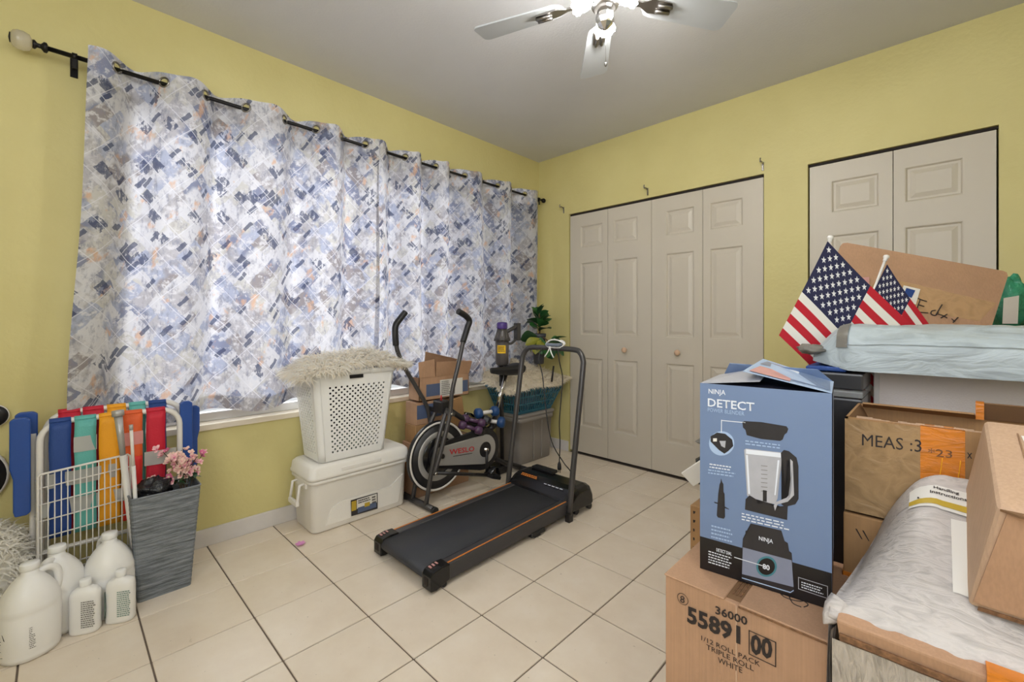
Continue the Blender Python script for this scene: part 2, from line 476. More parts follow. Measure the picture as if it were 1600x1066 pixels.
class MB:
    def __init__(s):
        s.bm = bmesh.new()
        s.mi = 0
        s.uv = None

    def _f(s, vs):
        try:
            f = s.bm.faces.new(vs)
            f.material_index = s.mi
            return f
        except ValueError:
            return None

    def poly(s, pts):
        return s._f([s.bm.verts.new(p) for p in pts])

    def box(s, lo, hi, bev=0, seg=2, mtx=None, taper=None):
        (x0, y0, z0), (x1, y1, z1) = lo, hi
        P = [(x0, y0, z0), (x1, y0, z0), (x1, y1, z0), (x0, y1, z0), (x0, y0, z1), (x1, y0, z1), (x1, y1, z1), (x0, y1, z1)]
        if taper:   # shrink the base towards its middle by (tx, ty)
            cx, cy = (x0 + x1) / 2, (y0 + y1) / 2
            P = [((cx + (p[0] - cx) * taper[0], cy + (p[1] - cy) * taper[1], p[2]) if i < 4 else p) for i, p in enumerate(P)]
        return s.hexa(P, bev, seg, mtx)

    def hexa(s, P, bev=0, seg=2, mtx=None):
        b = bmesh.new()
        v = [b.verts.new(p) for p in P]
        for q in ((0, 3, 2, 1), (4, 5, 6, 7), (0, 1, 5, 4), (1, 2, 6, 5), (2, 3, 7, 6), (3, 0, 4, 7)):
            b.faces.new([v[i] for i in q])
        bmesh.ops.recalc_face_normals(b, faces=b.faces)
        if bev:
            bmesh.ops.bevel(b, geom=list(b.edges), offset=bev, segments=seg, profile=0.6, affect='EDGES')
        s.merge(b, mtx)
        return s

    def merge(s, b, mtx=None):
        mp = {}
        for v in b.verts:
            mp[v] = s.bm.verts.new(mtx @ v.co if mtx else v.co)
        for f in b.faces:
            g = s._f([mp[v] for v in f.verts])
            if g: g.smooth = f.smooth
        b.free()

    def ring(s, c, ax, r, n, ref=None, sx=1, sy=1):
        ax = V(ax).normalized()
        ref = V(ref) if ref is not None else (V((0, 0, 1)) if abs(ax.z) < 0.9 else V((1, 0, 0)))
        a = ax.cross(ref).normalized()
        b = ax.cross(a).normalized()
        return [s.bm.verts.new(V(c) + a * (r * sx * math.cos(2 * PI * i / n)) + b * (r * sy * math.sin(2 * PI * i / n))) for i in range(n)]

    def skin(s, rings, cap=True, close=False, smooth=True):
        n = len(rings[0])
        prs = list(zip(rings, rings[1:])) + ([(rings[-1], rings[0])] if close else [])
        for A, B in prs:
            for i in range(n):
                f = s._f([A[i], A[(i + 1) % n], B[(i + 1) % n], B[i]])
                if f: f.smooth = smooth
        if cap and not close:
            s._f(list(reversed(rings[0])))
            s._f(rings[-1])

    def cyl(s, p0, p1, r0, r1=None, n=16, cap=True):
        r1 = r0 if r1 is None else r1
        ax = V(p1) - V(p0)
        s.skin([s.ring(p0, ax, r0, n), s.ring(p1, ax, r1, n)], cap)
        return s

    def tube(s, pts, r, n=8, cap=True, close=False, sub=0, rs=None):
        pts = [V(p) for p in pts]
        if sub:
            pts = smooth_path(pts, sub, close)
            if rs: rs = [rs[0] + (rs[-1] - rs[0]) * i / (len(pts) - 1) for i in range(len(pts))]
        rings = []
        prev = None
        m = len(pts)
        for i, p in enumerate(pts):
            a = pts[(i + 1) % m] if (i < m - 1 or close) else p
            b = pts[i - 1] if (i > 0 or close) else p
            t = (a - b).normalized()
            if prev is None:
                ref = V((0, 0, 1)) if abs(t.z) < 0.9 else V((1, 0, 0))
                u = t.cross(ref).normalized()
            else:
                u = (prev - t * prev.dot(t)).normalized()
            prev = u
            w_ = t.cross(u)
            rr = rs[i] if rs else r
            rings.append([s.bm.verts.new(p + (u * math.cos(2 * PI * k / n) + w_ * math.sin(2 * PI * k / n)) * rr) for k in range(n)])
        s.skin(rings, cap, close)
        return s

    def lathe(s, prof, c=(0, 0, 0), n=28, ax=(0, 0, 1), cap=True, sx=1, sy=1, ref=None):
        ax = V(ax).normalized()
        s.skin([s.ring(V(c) + ax * z, ax, max(r, 1e-4), n, ref, sx, sy) for r, z in prof], cap)
        return s

    def prism(s, poly, n_, th, smooth=False):
        """poly: 3-D points in a plane, extruded by th along n_"""
        a = [s.bm.verts.new(p) for p in poly]
        b = [s.bm.verts.new(V(p) + V(n_) * th) for p in poly]
        m = len(a)
        s._f(a); s._f(list(reversed(b)))
        for i in range(m):
            f = s._f([a[(i + 1) % m], a[i], b[i], b[(i + 1) % m]])
            if f: f.smooth = smooth
        return s

    def grid(s, fn, nu, nv, uvfn=None, skip=None, smooth=True, mif=None):
        vs = [[s.bm.verts.new(fn(i / nu, j / nv)) for j in range(nv + 1)] for i in range(nu + 1)]
        if uvfn and s.uv is None: s.uv = s.bm.loops.layers.uv.new('UVMap')
        for i in range(nu):
            for j in range(nv):
                if skip and skip((i + .5) / nu, (j + .5) / nv): continue
                f = s._f([vs[i][j], vs[i + 1][j], vs[i + 1][j + 1], vs[i][j + 1]])
                if not f: continue
                f.smooth = smooth
                if mif: f.material_index = mif((i + .5) / nu, (j + .5) / nv)
                if uvfn:
                    for lp, (a, b) in zip(f.loops, ((i, j), (i + 1, j), (i + 1, j + 1), (i, j + 1))):
                        lp[s.uv].uv = uvfn(a / nu, b / nv)
        return s

    def done(s, name, mats, parent=None, normals=True, smooth=None, solid=0, bevel=0, subsurf=0):
        if normals: bmesh.ops.recalc_face_normals(s.bm, faces=s.bm.faces)
        if parent is not None:
            s.bm.transform(MW[parent.name].inverted())
        me = bpy.data.meshes.new(name)
        if smooth is not None:
            for f in s.bm.faces: f.smooth = smooth
        s.bm.to_mesh(me)
        s.bm.free()
        for m_ in (mats if isinstance(mats, (list, tuple)) else [mats]):
            me.materials.append(M[m_])
        o = bpy.data.objects.new(name, me)
        col.objects.link(o)
        if parent is not None:
            o.parent = parent
            MW[o.name] = MW[parent.name].copy()
        else:
            MW[o.name] = Matrix.Identity(4)
        if solid:
            sm = o.modifiers.new('thick', 'SOLIDIFY'); sm.thickness = solid; sm.offset = 0
        if subsurf:
            sm = o.modifiers.new('sub', 'SUBSURF'); sm.levels = subsurf; sm.render_levels = subsurf
        return o


def smooth_path(pts, sub, close=False):
    out = []
    m = len(pts)
    rng = m if close else m - 1
    for i in range(rng):
        p0 = pts[i - 1] if (i > 0 or close) else pts[i]
        p1, p2 = pts[i], pts[(i + 1) % m]
        p3 = pts[(i + 2) % m] if (i + 2 < m or close) else p2
        for k in range(sub):
            t = k / sub
            out.append(0.5 * ((2 * p1) + (p2 - p0) * t + (2 * p0 - 5 * p1 + 4 * p2 - p3) * t * t + (3 * p1 - p0 - 3 * p2 + p3) * t ** 3))
    if not close: out.append(pts[-1])
    return out


def thing(name, label, cat, loc, group=None, rz=0):
    o = bpy.data.objects.new(name, None)
    o.empty_display_size = 0.05
    col.objects.link(o)
    o.location = loc
    o.rotation_euler = (0, 0, rz)
    MW[o.name] = Matrix.Translation(V(loc)) @ Matrix.Rotation(rz, 4, 'Z')
    tag(o, label, cat, group)
    return o


def tag(o, label=None, cat=None, group=None, kind=None):
    if label: o['label'] = label
    if cat: o['category'] = cat
    if group: o['group'] = group
    if kind: o['kind'] = kind
    return o


def copy_tree(src, parent=None):
    c = src.copy()
    col.objects.link(c)
    if parent is not None: c.parent = parent
    for ch in [x for x in bpy.data.objects if x.parent == src]:
        copy_tree(ch, c)
    return c


def rebase(o):
    """give a single-mesh thing an origin at its own base centre"""
    me = o.data
    xs = [v.co for v in me.vertices]
    c = V(((min(v.x for v in xs) + max(v.x for v in xs)) / 2, (min(v.y for v in xs) + max(v.y for v in xs)) / 2, min(v.z for v in xs)))
    me.transform(Matrix.Translation(-c))
    o.location = c
    return o


_tc = {}


def lettering(name, text, origin, ux, uz, h, width, m_, parent, lift=0.0006, bold=0.0, align=None):
    """flat print: text whose cap height is h and whose length is width, from origin along ux"""
    cu = bpy.data.curves.new('t', 'FONT')
    cu.body = text
    cu.size = 1
    cu.offset = bold
    cu.resolution_u = 2
    ob = bpy.data.objects.new('t', cu)
    col.objects.link(ob)
    dg = bpy.context.evaluated_depsgraph_get()
    dg.update()
    me = bpy.data.meshes.new_from_object(ob.evaluated_get(dg))
    bpy.data.objects.remove(ob)
    if not me.vertices: return None
    x0 = min(v.co.x for v in me.vertices); x1 = max(v.co.x for v in me.vertices)
    y0 = min(v.co.y for v in me.vertices); y1 = max(v.co.y for v in me.vertices)
    ux, uz = V(ux).normalized(), V(uz).normalized()
    nn = ux.cross(uz).normalized()
    for v in me.vertices:
        a = (v.co.x - x0) / (x1 - x0) * width
        b = (v.co.y - y0) / (y1 - y0) * h
        v.co = V(origin) + ux * a + uz * b + nn * lift
    me.transform(MW[parent.name].inverted())
    me.materials.clear()
    me.materials.append(M[m_])
    me.name = name
    o = bpy.data.objects.new(name, me)
    col.objects.link(o)
    o.parent = parent
    return o


def lines_print(name, quad, rows, m_, parent, N, seed=1, fill=0.55, lift=0.0008):
    """rows of small unreadable print on a plane: quad = TL, TR, BR, BL points"""
    rr = random.Random(seed)
    tl, tr, br, bl = [V(q) for q in quad]
    mb = MB()
    for k in range(rows):
        t0 = (k + 0.2) / rows
        t1 = (k + 0.2 + fill) / rows
        u = 0.0
        end = rr.uniform(0.8, 1.0)
        while u < end:
            w_ = rr.uniform(0.05, 0.13)
            a = min(u + w_, end)
            P = lambda x, y: tl.lerp(tr, x).lerp(bl.lerp(br, x), y) + V(N) * lift
            mb.poly([P(u, t1), P(a, t1), P(a, t0), P(u, t0)])
            u = a + 0.03
    return mb.done(name, m_, parent, normals=False)


def rock(fn_c, rad, amp, seed, n=20, m=14, freq=6, squash=None):
    """crumpled closed shape"""
    mb = MB()
    c = V(fn_c)
    rings = []
    for j in range(m + 1):
        th = PI * j / m
        ring_ = []
        for i in range(n):
            ph = 2 * PI * i / n
            d = V((math.sin(th) * math.cos(ph), math.sin(th) * math.sin(ph), math.cos(th)))
            k = 1 + amp * noise.noise(d * freq * 0.4 + V((seed, 0, 0))) + amp * 0.6 * noise.noise(d * freq + V((0, seed, 0)))
            p = V((d.x * rad[0], d.y * rad[1], d.z * rad[2])) * k
            if squash is not None and p.z < squash: p.z = squash
            ring_.append(mb.bm.verts.new(c + p))
        rings.append(ring_)
    mb.skin(rings, cap=True)
    return mb


def fur(name, sampler, count, length, m_, parent, seed, thick=0.0016, droop=0.5, mats=None):
    rr = random.Random(seed)
    vs, fs, mi = [], [], []
    for k in range(count):
        p, nrm = sampler(rr)
        L = length * rr.uniform(0.6, 1.25)
        nn_ = nrm.normalized()
        d = (nn_ * 0.5 + V((rr.uniform(-.8, .8), rr.uniform(-.8, .8), rr.uniform(-.4, .4)))).normalized()
        side = d.cross(nn_)
        if side.length < 1e-4: side = V((1, 0, 0))
        side = side.normalized() * thick
        b = len(vs)
        p1 = p + d * L * 0.5
        d2 = (d + V((rr.uniform(-.5, .5), rr.uniform(-.5, .5), -droop))).normalized()
        p2 = p1 + d2 * L * 0.5
        vs += [p - side, p + side, p1 - side * 0.8, p1 + side * 0.8, p2]
        fs += [(b, b + 1, b + 3, b + 2), (b + 2, b + 3, b + 4)]
        q = 1 if rr.random() < 0.35 else 0
        mi += [q, q]
    me = bpy.data.meshes.new(name)
    inv = MW[parent.name].inverted()
    me.from_pydata([inv @ v for v in vs], [], fs)
    for x in (mats or [m_]): me.materials.append(M[x])
    if mats: me.polygons.foreach_set('material_index', mi)
    o = bpy.data.objects.new(name, me)
    col.objects.link(o)
    o.parent = parent
    o['kind'] = 'stuff'
    return o


# ================================================================== THE ROOM
XR, YF, H = 3.46, -4.0, 2.603


def structure(o):
    o['kind'] = 'structure'
    return o


mb = MB()
mb.box((-0.14, YF - 0.1, -0.12), (XR + 0.1, 0.75, -0.004))
floor = structure(mb.done('floor', 'grout'))
PT, X0, Y0 = 0.307, 0.1594, -0.1196
shared = {}


def tile_mesh(wx, wy):
    key = (round(wx, 3), round(wy, 3))
    if key not in shared:
        t = MB()
        t.box((-wx / 2, -wy / 2, -0.006), (wx / 2, wy / 2, 0.0), 0.0016, 1)
        bmesh.ops.recalc_face_normals(t.bm, faces=t.bm.faces)
        me = bpy.data.meshes.new('tile')
        t.bm.to_mesh(me); t.bm.free()
        me.materials.append(M['tile'])
        shared[key] = me
    return shared[key]


G = 0.0055
for i in range(-1, 12):
    for j in range(-14, 1):
        xa, xb = max(0.0, X0 + i * PT), min(XR, X0 + (i + 1) * PT)
        ya, yb = max(YF, Y0 + j * PT), min(0.0, Y0 + (j + 1) * PT)
        if xb - xa < 0.03 or yb - ya < 0.03: continue
        o = bpy.data.objects.new('tile', tile_mesh(xb - xa - G, yb - ya - G))
        col.objects.link(o)
        o.parent = floor
        o.location = ((xa + xb) / 2, (ya + yb) / 2, rnd.uniform(0, 0.0004))

mb = MB()
mb.box((-0.14, YF - 0.1, H), (XR + 0.1, 0.1, H + 0.1))
structure(mb.done('ceiling', 'ceil'))

# window wall with its opening
WY0, WY1, WZ0, WZ1 = -2.93, -0.28, 0.613, 2.12
mb = MB()
mb.box((-0.14, YF, -0.004), (0, 0.1, WZ0 - 0.03))
mb.box((-0.14, YF, WZ1), (0, 0.1, H))
mb.box((-0.14, YF, WZ0 - 0.03), (0, WY0, WZ1))
mb.box((-0.14, WY1, WZ0 - 0.03), (0, 0.1, WZ1))
structure(mb.done('wall_left', 'wall'))
# back wall around both closet openings
D1 = (0.346, 1.866); D2 = (2.099, 2.862); DH = 2.066
mb = MB()
mb.box((0, 0, -0.004), (D1[0], 0.1, DH))
mb.box((D1[1], 0, -0.004), (D2[0], 0.1, DH))
mb.box((D2[1], 0, -0.004), (XR, 0.1, DH))
mb.box((0, 0, DH), (XR, 0.1, H))
structure(mb.done('wall_back', 'wall'))
mb = MB(); mb.box((XR, YF, -0.004), (XR + 0.1, 0.1, H)); structure(mb.done('wall_right', 'wall'))
mb = MB(); mb.box((-0.14, YF - 0.1, -0.004), (XR + 0.1, YF, H)); structure(mb.done('wall_front', 'wall'))
# closet niches behind the doors
mb = MB()
for a, b in (D1, D2):
    mb.box((a - 0.02, 0.6, -0.004), (b + 0.02, 0.65, DH + 0.02))
    mb.box((a - 0.05, 0.1, -0.004), (a - 0.02, 0.65, DH + 0.02))
    mb.box((b + 0.02, 0.1, -0.004), (b + 0.05, 0.65, DH + 0.02))
    mb.box((a - 0.05, 0.1, DH + 0.02), (b + 0.05, 0.65, DH + 0.05))
structure(mb.done('wall_closet', 'dark'))


def skirting(name, lo, hi, axis):
    m_ = MB()
    m_.box(lo, hi, 0.004, 2)
    return structure(m_.done(name, 'white_trim'))


skirting('baseboard_left', (0, YF, 0), (0.012, 0, 0.088), 1)
skirting('baseboard_back', (0.012, -0.012, 0), (D1[0] - 0.003, 0, 0.088), 0)
skirting('baseboard_middle', (D1[1] + 0.003, -0.012, 0), (D2[0] - 0.003, 0, 0.088), 0)
skirting('baseboard_corner', (D2[1] + 0.003, -0.012, 0), (XR, 0, 0.088), 0)

# window: frame, mullions, panes, sill
win = bpy.data.objects.new('window_1', None); col.objects.link(win); win['kind'] = 'structure'
win.location = (-0.1, (WY0 + WY1) / 2, WZ0); MW['window_1'] = Matrix.Translation(win.location)
mb = MB()
for lo, hi in (((-0.12, WY0, WZ0), (-0.075, WY1, WZ0 + 0.045)), ((-0.12, WY0, WZ1 - 0.04), (-0.075, WY1, WZ1)), ((-0.12, WY0, WZ0), (-0.075, WY0 + 0.04, WZ1)), ((-0.12, WY1 - 0.04, WZ0), (-0.075, WY1, WZ1))):
    mb.box(lo, hi, 0.003, 1)
mb.done('window_frame', 'alu', win)
wd = (WY1 - WY0) / 4
for k in range(1, 4):
    mb = MB(); y = WY0 + wd * k
    mb.box((-0.115, y - 0.018, WZ0 + 0.04), (-0.08, y + 0.018, WZ1 - 0.04), 0.003, 1)
    mb.done('mullion', 'alu', win)
for k in range(4):
    mb = MB(); y = WY0 + wd * k
    mb.box((-0.1, y + 0.02, WZ0 + 0.045), (-0.096, y + wd - 0.02, WZ1 - 0.04))
    mb.done('pane', 'glass', win)
mb = MB()
mb.box((-0.14, WY0 + 0.001, WZ0 - 0.03), (0.012, WY1 - 0.001, WZ0), 0.004, 2)
mb.done('window_sill', 'sill', win)


# ---- bifold closet doors
def panel_mesh(x0, x1, z0, z1, y):
    """raised moulded panel filling its opening in the leaf"""
    m_ = MB()
    rings = []
    for ins, dp in ((0, 0.0), (0.005, 0.001), (0.012, 0.010), (0.022, 0.010), (0.044, 0.003), (0.046, 0.003)):
        rings.append([m_.bm.verts.new((a, y + dp, b)) for a, b in ((x0 + ins, z0 + ins), (x1 - ins, z0 + ins), (x1 - ins, z1 - ins), (x0 + ins, z1 - ins))])
    m_.skin(rings, cap=False, smooth=False)
    m_._f(rings[-1])
    return m_


PZ = ((0.238, 0.826), (1.014, 1.632), (1.758, 1.946))


def leaf(parent, x0, x1, p0, p1, knob=None):
    y0, y1 = 0.008, 0.04
    z0, z1 = 0.018, 2.046
    m_ = MB()
    m_.box((x0, y0, z0), (p0, y1, z1))
    m_.box((p1, y0, z0), (x1, y1, z1))
    zz = [z0] + [v for p in PZ for v in p] + [z1]
    for a, b in zip(zz[0::2], zz[1::2]):
        m_.box((p0, y0, a), (p1, y1, b))
    bmesh.ops.remove_doubles(m_.bm, verts=m_.bm.verts, dist=1e-5)
    lf = m_.done('door_leaf', 'door', parent)
    for a, b in PZ:
        panel_mesh(p0, p1, a, b, y0).done('door_panel', 'door', lf, smooth=False)
    if knob:
        k = MB()
        k.lathe([(0.008, 0), (0.009, 0.012), (0.017, 0.02), (0.021, 0.028), (0.019, 0.036), (0.01, 0.041), (0.001, 0.042)], (knob, y0, 0.909), 20, (0, -1, 0))
        k.done('knob', 'knob', lf)
    return lf


def door_root(name, x):
    d = bpy.data.objects.new(name, None); col.objects.link(d); d['kind'] = 'structure'
    d.location = (x, 0, 0); MW[name] = Matrix.Translation(d.location)
    return d


d1 = door_root('door_1', (D1[0] + D1[1]) / 2)
L = [0.352, 0.7295, 1.107, 1.4845, 1.862]
e = 0.0016
leaf(d1, L[0] + e, L[1] - e, 0.46, 0.681)
leaf(d1, L[1] + e, L[2] - e, 0.781, 0.995, 0.893)
leaf(d1, L[2] + e, L[3] - e, 1.218, 1.427, 1.316)
leaf(d1, L[3] + e, L[4] - e, 1.53, 1.742)
mb = MB(); mb.box((D1[0], 0.02, 2.052), (D1[1], 0.045, DH)); mb.done('track', 'dark', d1)
d2 = door_root('door_2', (D2[0] + D2[1]) / 2)
leaf(d2, 2.106 + e, 2.482 - e, 2.21, 2.427)
leaf(d2, 2.482 + e, 2.856 - e, 2.527, 2.748)
mb = MB(); mb.box((D2[0], 0.02, 2.054), (D2[1], 0.045, DH)); mb.done('track', 'dark', d2)

# ---- three little curtain-rod hooks over the first closet
for k, (hx, lab) in enumerate(((0.289, 'small metal rod hook at the left corner above the four-leaf closet door'),
                               (1.08, 'small metal rod hook above the middle of the four-leaf closet door'),
                               (1.86, 'small metal rod hook above the right corner of the four-leaf closet door'))):
    t = thing('wall_hook', lab, 'hook', (hx, 0, 2.13), 'rod hooks above the closet')
    m_ = MB(); m_.box((hx - 0.006, -0.004, 2.085), (hx + 0.006, 0, 2.14), 0.001, 1); m_.done('back_plate', 'nickel', t)
    m_ = MB(); m_.tube([(hx, -0.003, 2.13), (hx, -0.04, 2.135), (hx, -0.055, 2.128), (hx, -0.06, 2.14), (hx, -0.055, 2.15)], 0.0045, 8, sub=3); m_.done('arm', 'nickel', t)

# ================================================================== CEILING FAN
FX, FY = 1.742, -1.652
fan = thing('ceiling_fan', 'white five-blade ceiling fan with lit glass shades hanging from the ceiling', 'fan', (FX, FY, H))
mb = MB(); mb.lathe([(0.065, 0), (0.065, -0.015), (0.045, -0.04), (0.02, -0.05)], (FX, FY, H)); mb.done('canopy', 'bladew', fan)
mb = MB(); mb.cyl((FX, FY, H - 0.03), (FX, FY, 2.47), 0.012); mb.done('downrod', 'nickel', fan)
mb = MB(); mb.lathe([(0.02, 2.485), (0.07, 2.48), (0.105, 2.455), (0.11, 2.42), (0.1, 2.385), (0.07, 2.37)], (FX, FY, 0), 36); mb.done('motor_housing', 'bladew', fan)
mb = MB(); mb.lathe([(0.055, 2.372), (0.06, 2.35), (0.05, 2.33), (0.04, 2.318)], (FX, FY, 0), 32); mb.done('light_kit', 'nickel', fan)
mb = MB(); mb.lathe([(0.026, 2.32), (0.033, 2.30), (0.036, 2.28), (0.03, 2.262), (0.018, 2.25), (0.008, 2.243), (0.001, 2.24)], (FX, FY, 0), 8); mb.done('bottom_cap', 'chrome', fan, smooth=False)
for k in range(5):
    a = R(56 + 72 * k)
    c, s_ = math.cos(a), math.sin(a)
    T = Matrix.Translation((FX, FY, 2.365)) @ Matrix.Rotation(a, 4, 'Z') @ Matrix.Rotation(R(-12), 4, 'X')
    out = []
    for u in range(7):
        t = PI * (0.5 + u / 6)
        out.append((0.205 + 0.045 * math.cos(t), 0.052 * math.sin(t), 0))
    out += [(0.5, -0.066, 0)]
    for u in range(5):
        t = -PI / 2 + PI / 2 * u / 4
        out.append((0.515 + 0.025 * math.cos(t), -0.042 + 0.025 * math.sin(t), 0))
    for u in range(5):
        t = PI / 2 * u / 4
        out.append((0.515 + 0.025 * math.cos(t), 0.042 + 0.025 * math.sin(t), 0))
    out += [(0.5, 0.066, 0)]
    mb = MB(); mb.prism([T @ V(p) for p in out], T.to_3x3() @ V((0, 0, 1)), 0.006)
    bl = mb.done('blade', 'bladew', fan)
    mb = MB()
    pts = [(0.06, -0.012), (0.15, -0.01), (0.19, -0.03), (0.27, -0.026), (0.28, 0), (0.27, 0.026), (0.19, 0.03), (0.15, 0.01), (0.06, 0.012)]
    mb.prism([T @ V((x, y, -0.007)) for x, y in pts], T.to_3x3() @ V((0, 0, 1)), 0.006)
    mb.cyl(T @ V((0.215, 0.012, -0.012)), T @ V((0.275, 0.012, -0.012)), 0.007, n=8)
    mb.cyl(T @ V((0.215, -0.012, -0.012)), T @ V((0.275, -0.012, -0.012)), 0.007, n=8)
    mb.done('blade_iron', 'nickel', fan)
for k in range(3):
    a = R(2 + 120 * k)
    d = V((math.cos(a), math.sin(a), -0.35)).normalized()
    p = V((FX, FY, 2.345)) + V((d.x, d.y, 0)) * 0.045
    mb = MB(); mb.cyl(p, p + d * 0.03, 0.012, 0.016, 12); sk = mb.done('lamp_socket', 'chrome', fan)
    mb = MB()
    prof = [(0.015, 0.02), (0.026, 0.032), (0.032, 0.048), (0.032, 0.064), (0.041, 0.078)]
    n_ = 20
    rings = []
    for r_, z_ in prof:
        ring_ = mb.ring(p + d * z_, d, r_, n_)
        if r_ == 0.041:
            for q, v_ in enumerate(ring_): v_.co += d * (0.004 if q % 2 else -0.004)
        rings.append(ring_)
    mb.skin(rings, cap=False)
    mb.done('glass_shade', 'shade', fan, solid=0.002)
mb = MB(); mb.cyl((FX + 0.004, FY, 2.243), (FX + 0.004, FY, 2.115), 0.0012, n=6); mb.lathe([(0.001, 0), (0.005, 0.005), (0.005, 0.012), (0.001, 0.018)], (FX + 0.004, FY, 2.10), 10)
mb.done('pull_chain', 'nickel', fan)


# ================================================================== CURTAINS
RX, RZ = 0.085, 2.228
rod = thing('curtain_rod', 'long black curtain rod with ball ends above the window', 'curtain rod', (0, -1.6, RZ))
mb = MB(); mb.cyl((RX, -3.125, RZ), (RX, -0.045, RZ), 0.0095, n=14); mb.done('rod', 'black_metal', rod)
mb = MB(); mb.lathe([(0.012, 0), (0.02, 0.004), (0.02, 0.012), (0.009, 0.02), (0.009, 0.03), (0.017, 0.036), (0.017, 0.042)], (RX, -3.125, RZ), 18, (0, -1, 0)); mb.done('finial_neck', 'black_metal', rod)
mb = MB(); mb.lathe([(0.012, 0.042), (0.03, 0.05), (0.036, 0.066), (0.036, 0.082), (0.03, 0.094), (0.02, 0.1)], (RX, -3.125, RZ), 24, (0, -1, 0)); mb.done('finial_ball', 'crystal', rod)
mb = MB(); mb.lathe([(0.018, 0.1), (0.02, 0.103), (0.001, 0.106)], (RX, -3.125, RZ), 18, (0, -1, 0)); mb.done('finial_tip', 'black_metal', rod)
mb = MB(); mb.lathe([(0.009, 0), (0.018, 0.008), (0.021, 0.02), (0.018, 0.032), (0.001, 0.04)], (RX, -0.055, RZ), 18, (0, 1, 0)); mb.done('end_knob', 'black_metal', rod)
for y in (-3.05, -1.69, -0.10):
    mb = MB()
    mb.box((0, y - 0.012, RZ - 0.055), (0.004, y + 0.012, RZ + 0.025), 0.001, 1)
    mb.box((0, y - 0.006, RZ - 0.022), (RX + 0.004, y + 0.006, RZ - 0.012))
    mb.lathe([(0.0145, -0.008), (0.0145, 0.008)], (RX, y, RZ), 14, (0, 1, 0))
    mb.box((RX + 0.002, y - 0.008, RZ - 0.05), (RX + 0.008, y + 0.008, RZ - 0.008), 0.001, 1)
    mb.done('bracket', 'black_metal', rod)

FOLD = [-3.16, -2.84, -2.52, -2.15, -1.85, -1.55, -1.30, -1.06, -0.71, -0.39, -0.05]


def phase(y):
    for i in range(len(FOLD) - 1):
        if y <= FOLD[i + 1] or i == len(FOLD) - 2:
            return 2 * PI * (i + (y - FOLD[i]) / (FOLD[i + 1] - FOLD[i]))


def curtain(name, ya, yb, label, shift, flare):
    cols = int((yb - ya) / 0.0075)
    ztop = RZ + 0.045
    head = 0.125
    rows_h, rows_b = 20, 44
    zs = [ztop - head * k / rows_h for k in range(rows_h + 1)]
    zb0 = ztop - head
    zs += [zb0 - (zb0 - 0.69) * k / rows_b for k in range(1, rows_b + 1)]
    nr = len(zs) - 1
    # arc length for the print
    arc = [0]
    xs = lambda y: RX - 0.058 * math.cos(phase(y) + 0.35 * math.sin(phase(y)))
    for i in range(cols):
        y0 = ya + (yb - ya) * i / cols; y1 = ya + (yb - ya) * (i + 1) / cols
        arc.append(arc[-1] + math.hypot(y1 - y0, xs(y1) - xs(y0)))

    def pt(u, v):
        j = int(round(v * nr))
        z = zs[j]
        y = ya + (yb - ya) * u
        t = min(1, max(0, (RZ - z) / 1.5))
        ph = phase(y)
        amp = 0.058 * (1 - 0.10 * t)
        x = RX - amp * math.cos(ph + 0.35 * math.sin(ph) + 0.5 * t * math.sin(2.3 * y + 1)) + shift
        x += 0.016 * t * math.sin(9.3 * y + 2 + shift * 40 + 1.3 * t) + 0.008 * t * noise.noise(V((y * 9, z * 2.2, 3)))
        x = max(x, 0.018)
        yy = y + flare * t * (1 - u) * (0.055 if ya < -2.5 else 0.02) * -1 + 0.012 * t * math.sin(4 * z + 6 * y)
        zz = z
        if t > 0.9:
            pass
        low = 0.69 + (0.035 if y < -2.9 else 0) + 0.014 * math.cos(ph) + 0.01 * math.sin(3 * y)
        zz = ztop - (ztop - z) * (ztop - low) / (ztop - 0.69)
        zz += 0.006 * math.sin(ph * 2) * (1 - min(1, (ztop - z) / 0.1))
        return V((x, yy, zz))
    gr = []
    for i in range(len(FOLD) - 1):
        for q in (0.25, 0.75):
            y = FOLD[i] + q * (FOLD[i + 1] - FOLD[i])
            if ya + 0.02 < y < yb - 0.02: gr.append(y)

    def skip(u, v):
        y = ya + (yb - ya) * u
        j = int(v * nr)
        if j > rows_h: return False
        z = (zs[j] + zs[j + 1]) / 2
        for g in gr:
            dx = xs(y) - xs(g)
            dy = y - g
            if math.hypot(math.hypot(dx, dy), z - RZ) < 0.0195 and abs(dy) < 0.04: return True
        return False

    def mif(u, v):
        j = int(v * nr)
        return 1 if (j < rows_h or j >= nr - 2) else 0
    mb = MB()
    mb.grid(pt, cols, nr, lambda u, v: (arc[int(round(u * cols))] + (0 if ya < -2 else 0.11), zs[int(round(v * nr))]), skip, True, mif)
    c = thing(name, label, 'curtain', (RX, (ya + yb) / 2, 0.69), 'patterned curtains on the window rod')
    mb.done('cloth', ['cloth', 'cloth_band'], c, normals=False)
    for g in gr:
        sgn = 1e-3
        tx = xs(g + sgn) - xs(g - sgn)
        nrm = V((2 * sgn, -tx, 0)).normalized()
        m_ = MB()
        pts = []
        a = nrm.cross(V((0, 0, 1))).normalized()
        P0 = V((xs(g) + shift, g, RZ))
        for k in range(20):
            t = 2 * PI * k / 20
            pts.append(P0 + a * (0.0215 * math.cos(t)) + V((0, 0, 1)) * (0.0215 * math.sin(t)))
        m_.tube(pts, 0.0042, 8, close=True)
        m_.done('grommet', 'nickel', c)
    return c


curtain('curtain', -3.012, -1.70, 'left half of the patterned grey blue curtain, reaching from the finial to mid window', 0.0, 1)
curtain('curtain', -1.712, -0.135, 'right half of the patterned grey blue curtain, ending near the room corner', -0.004, 1)

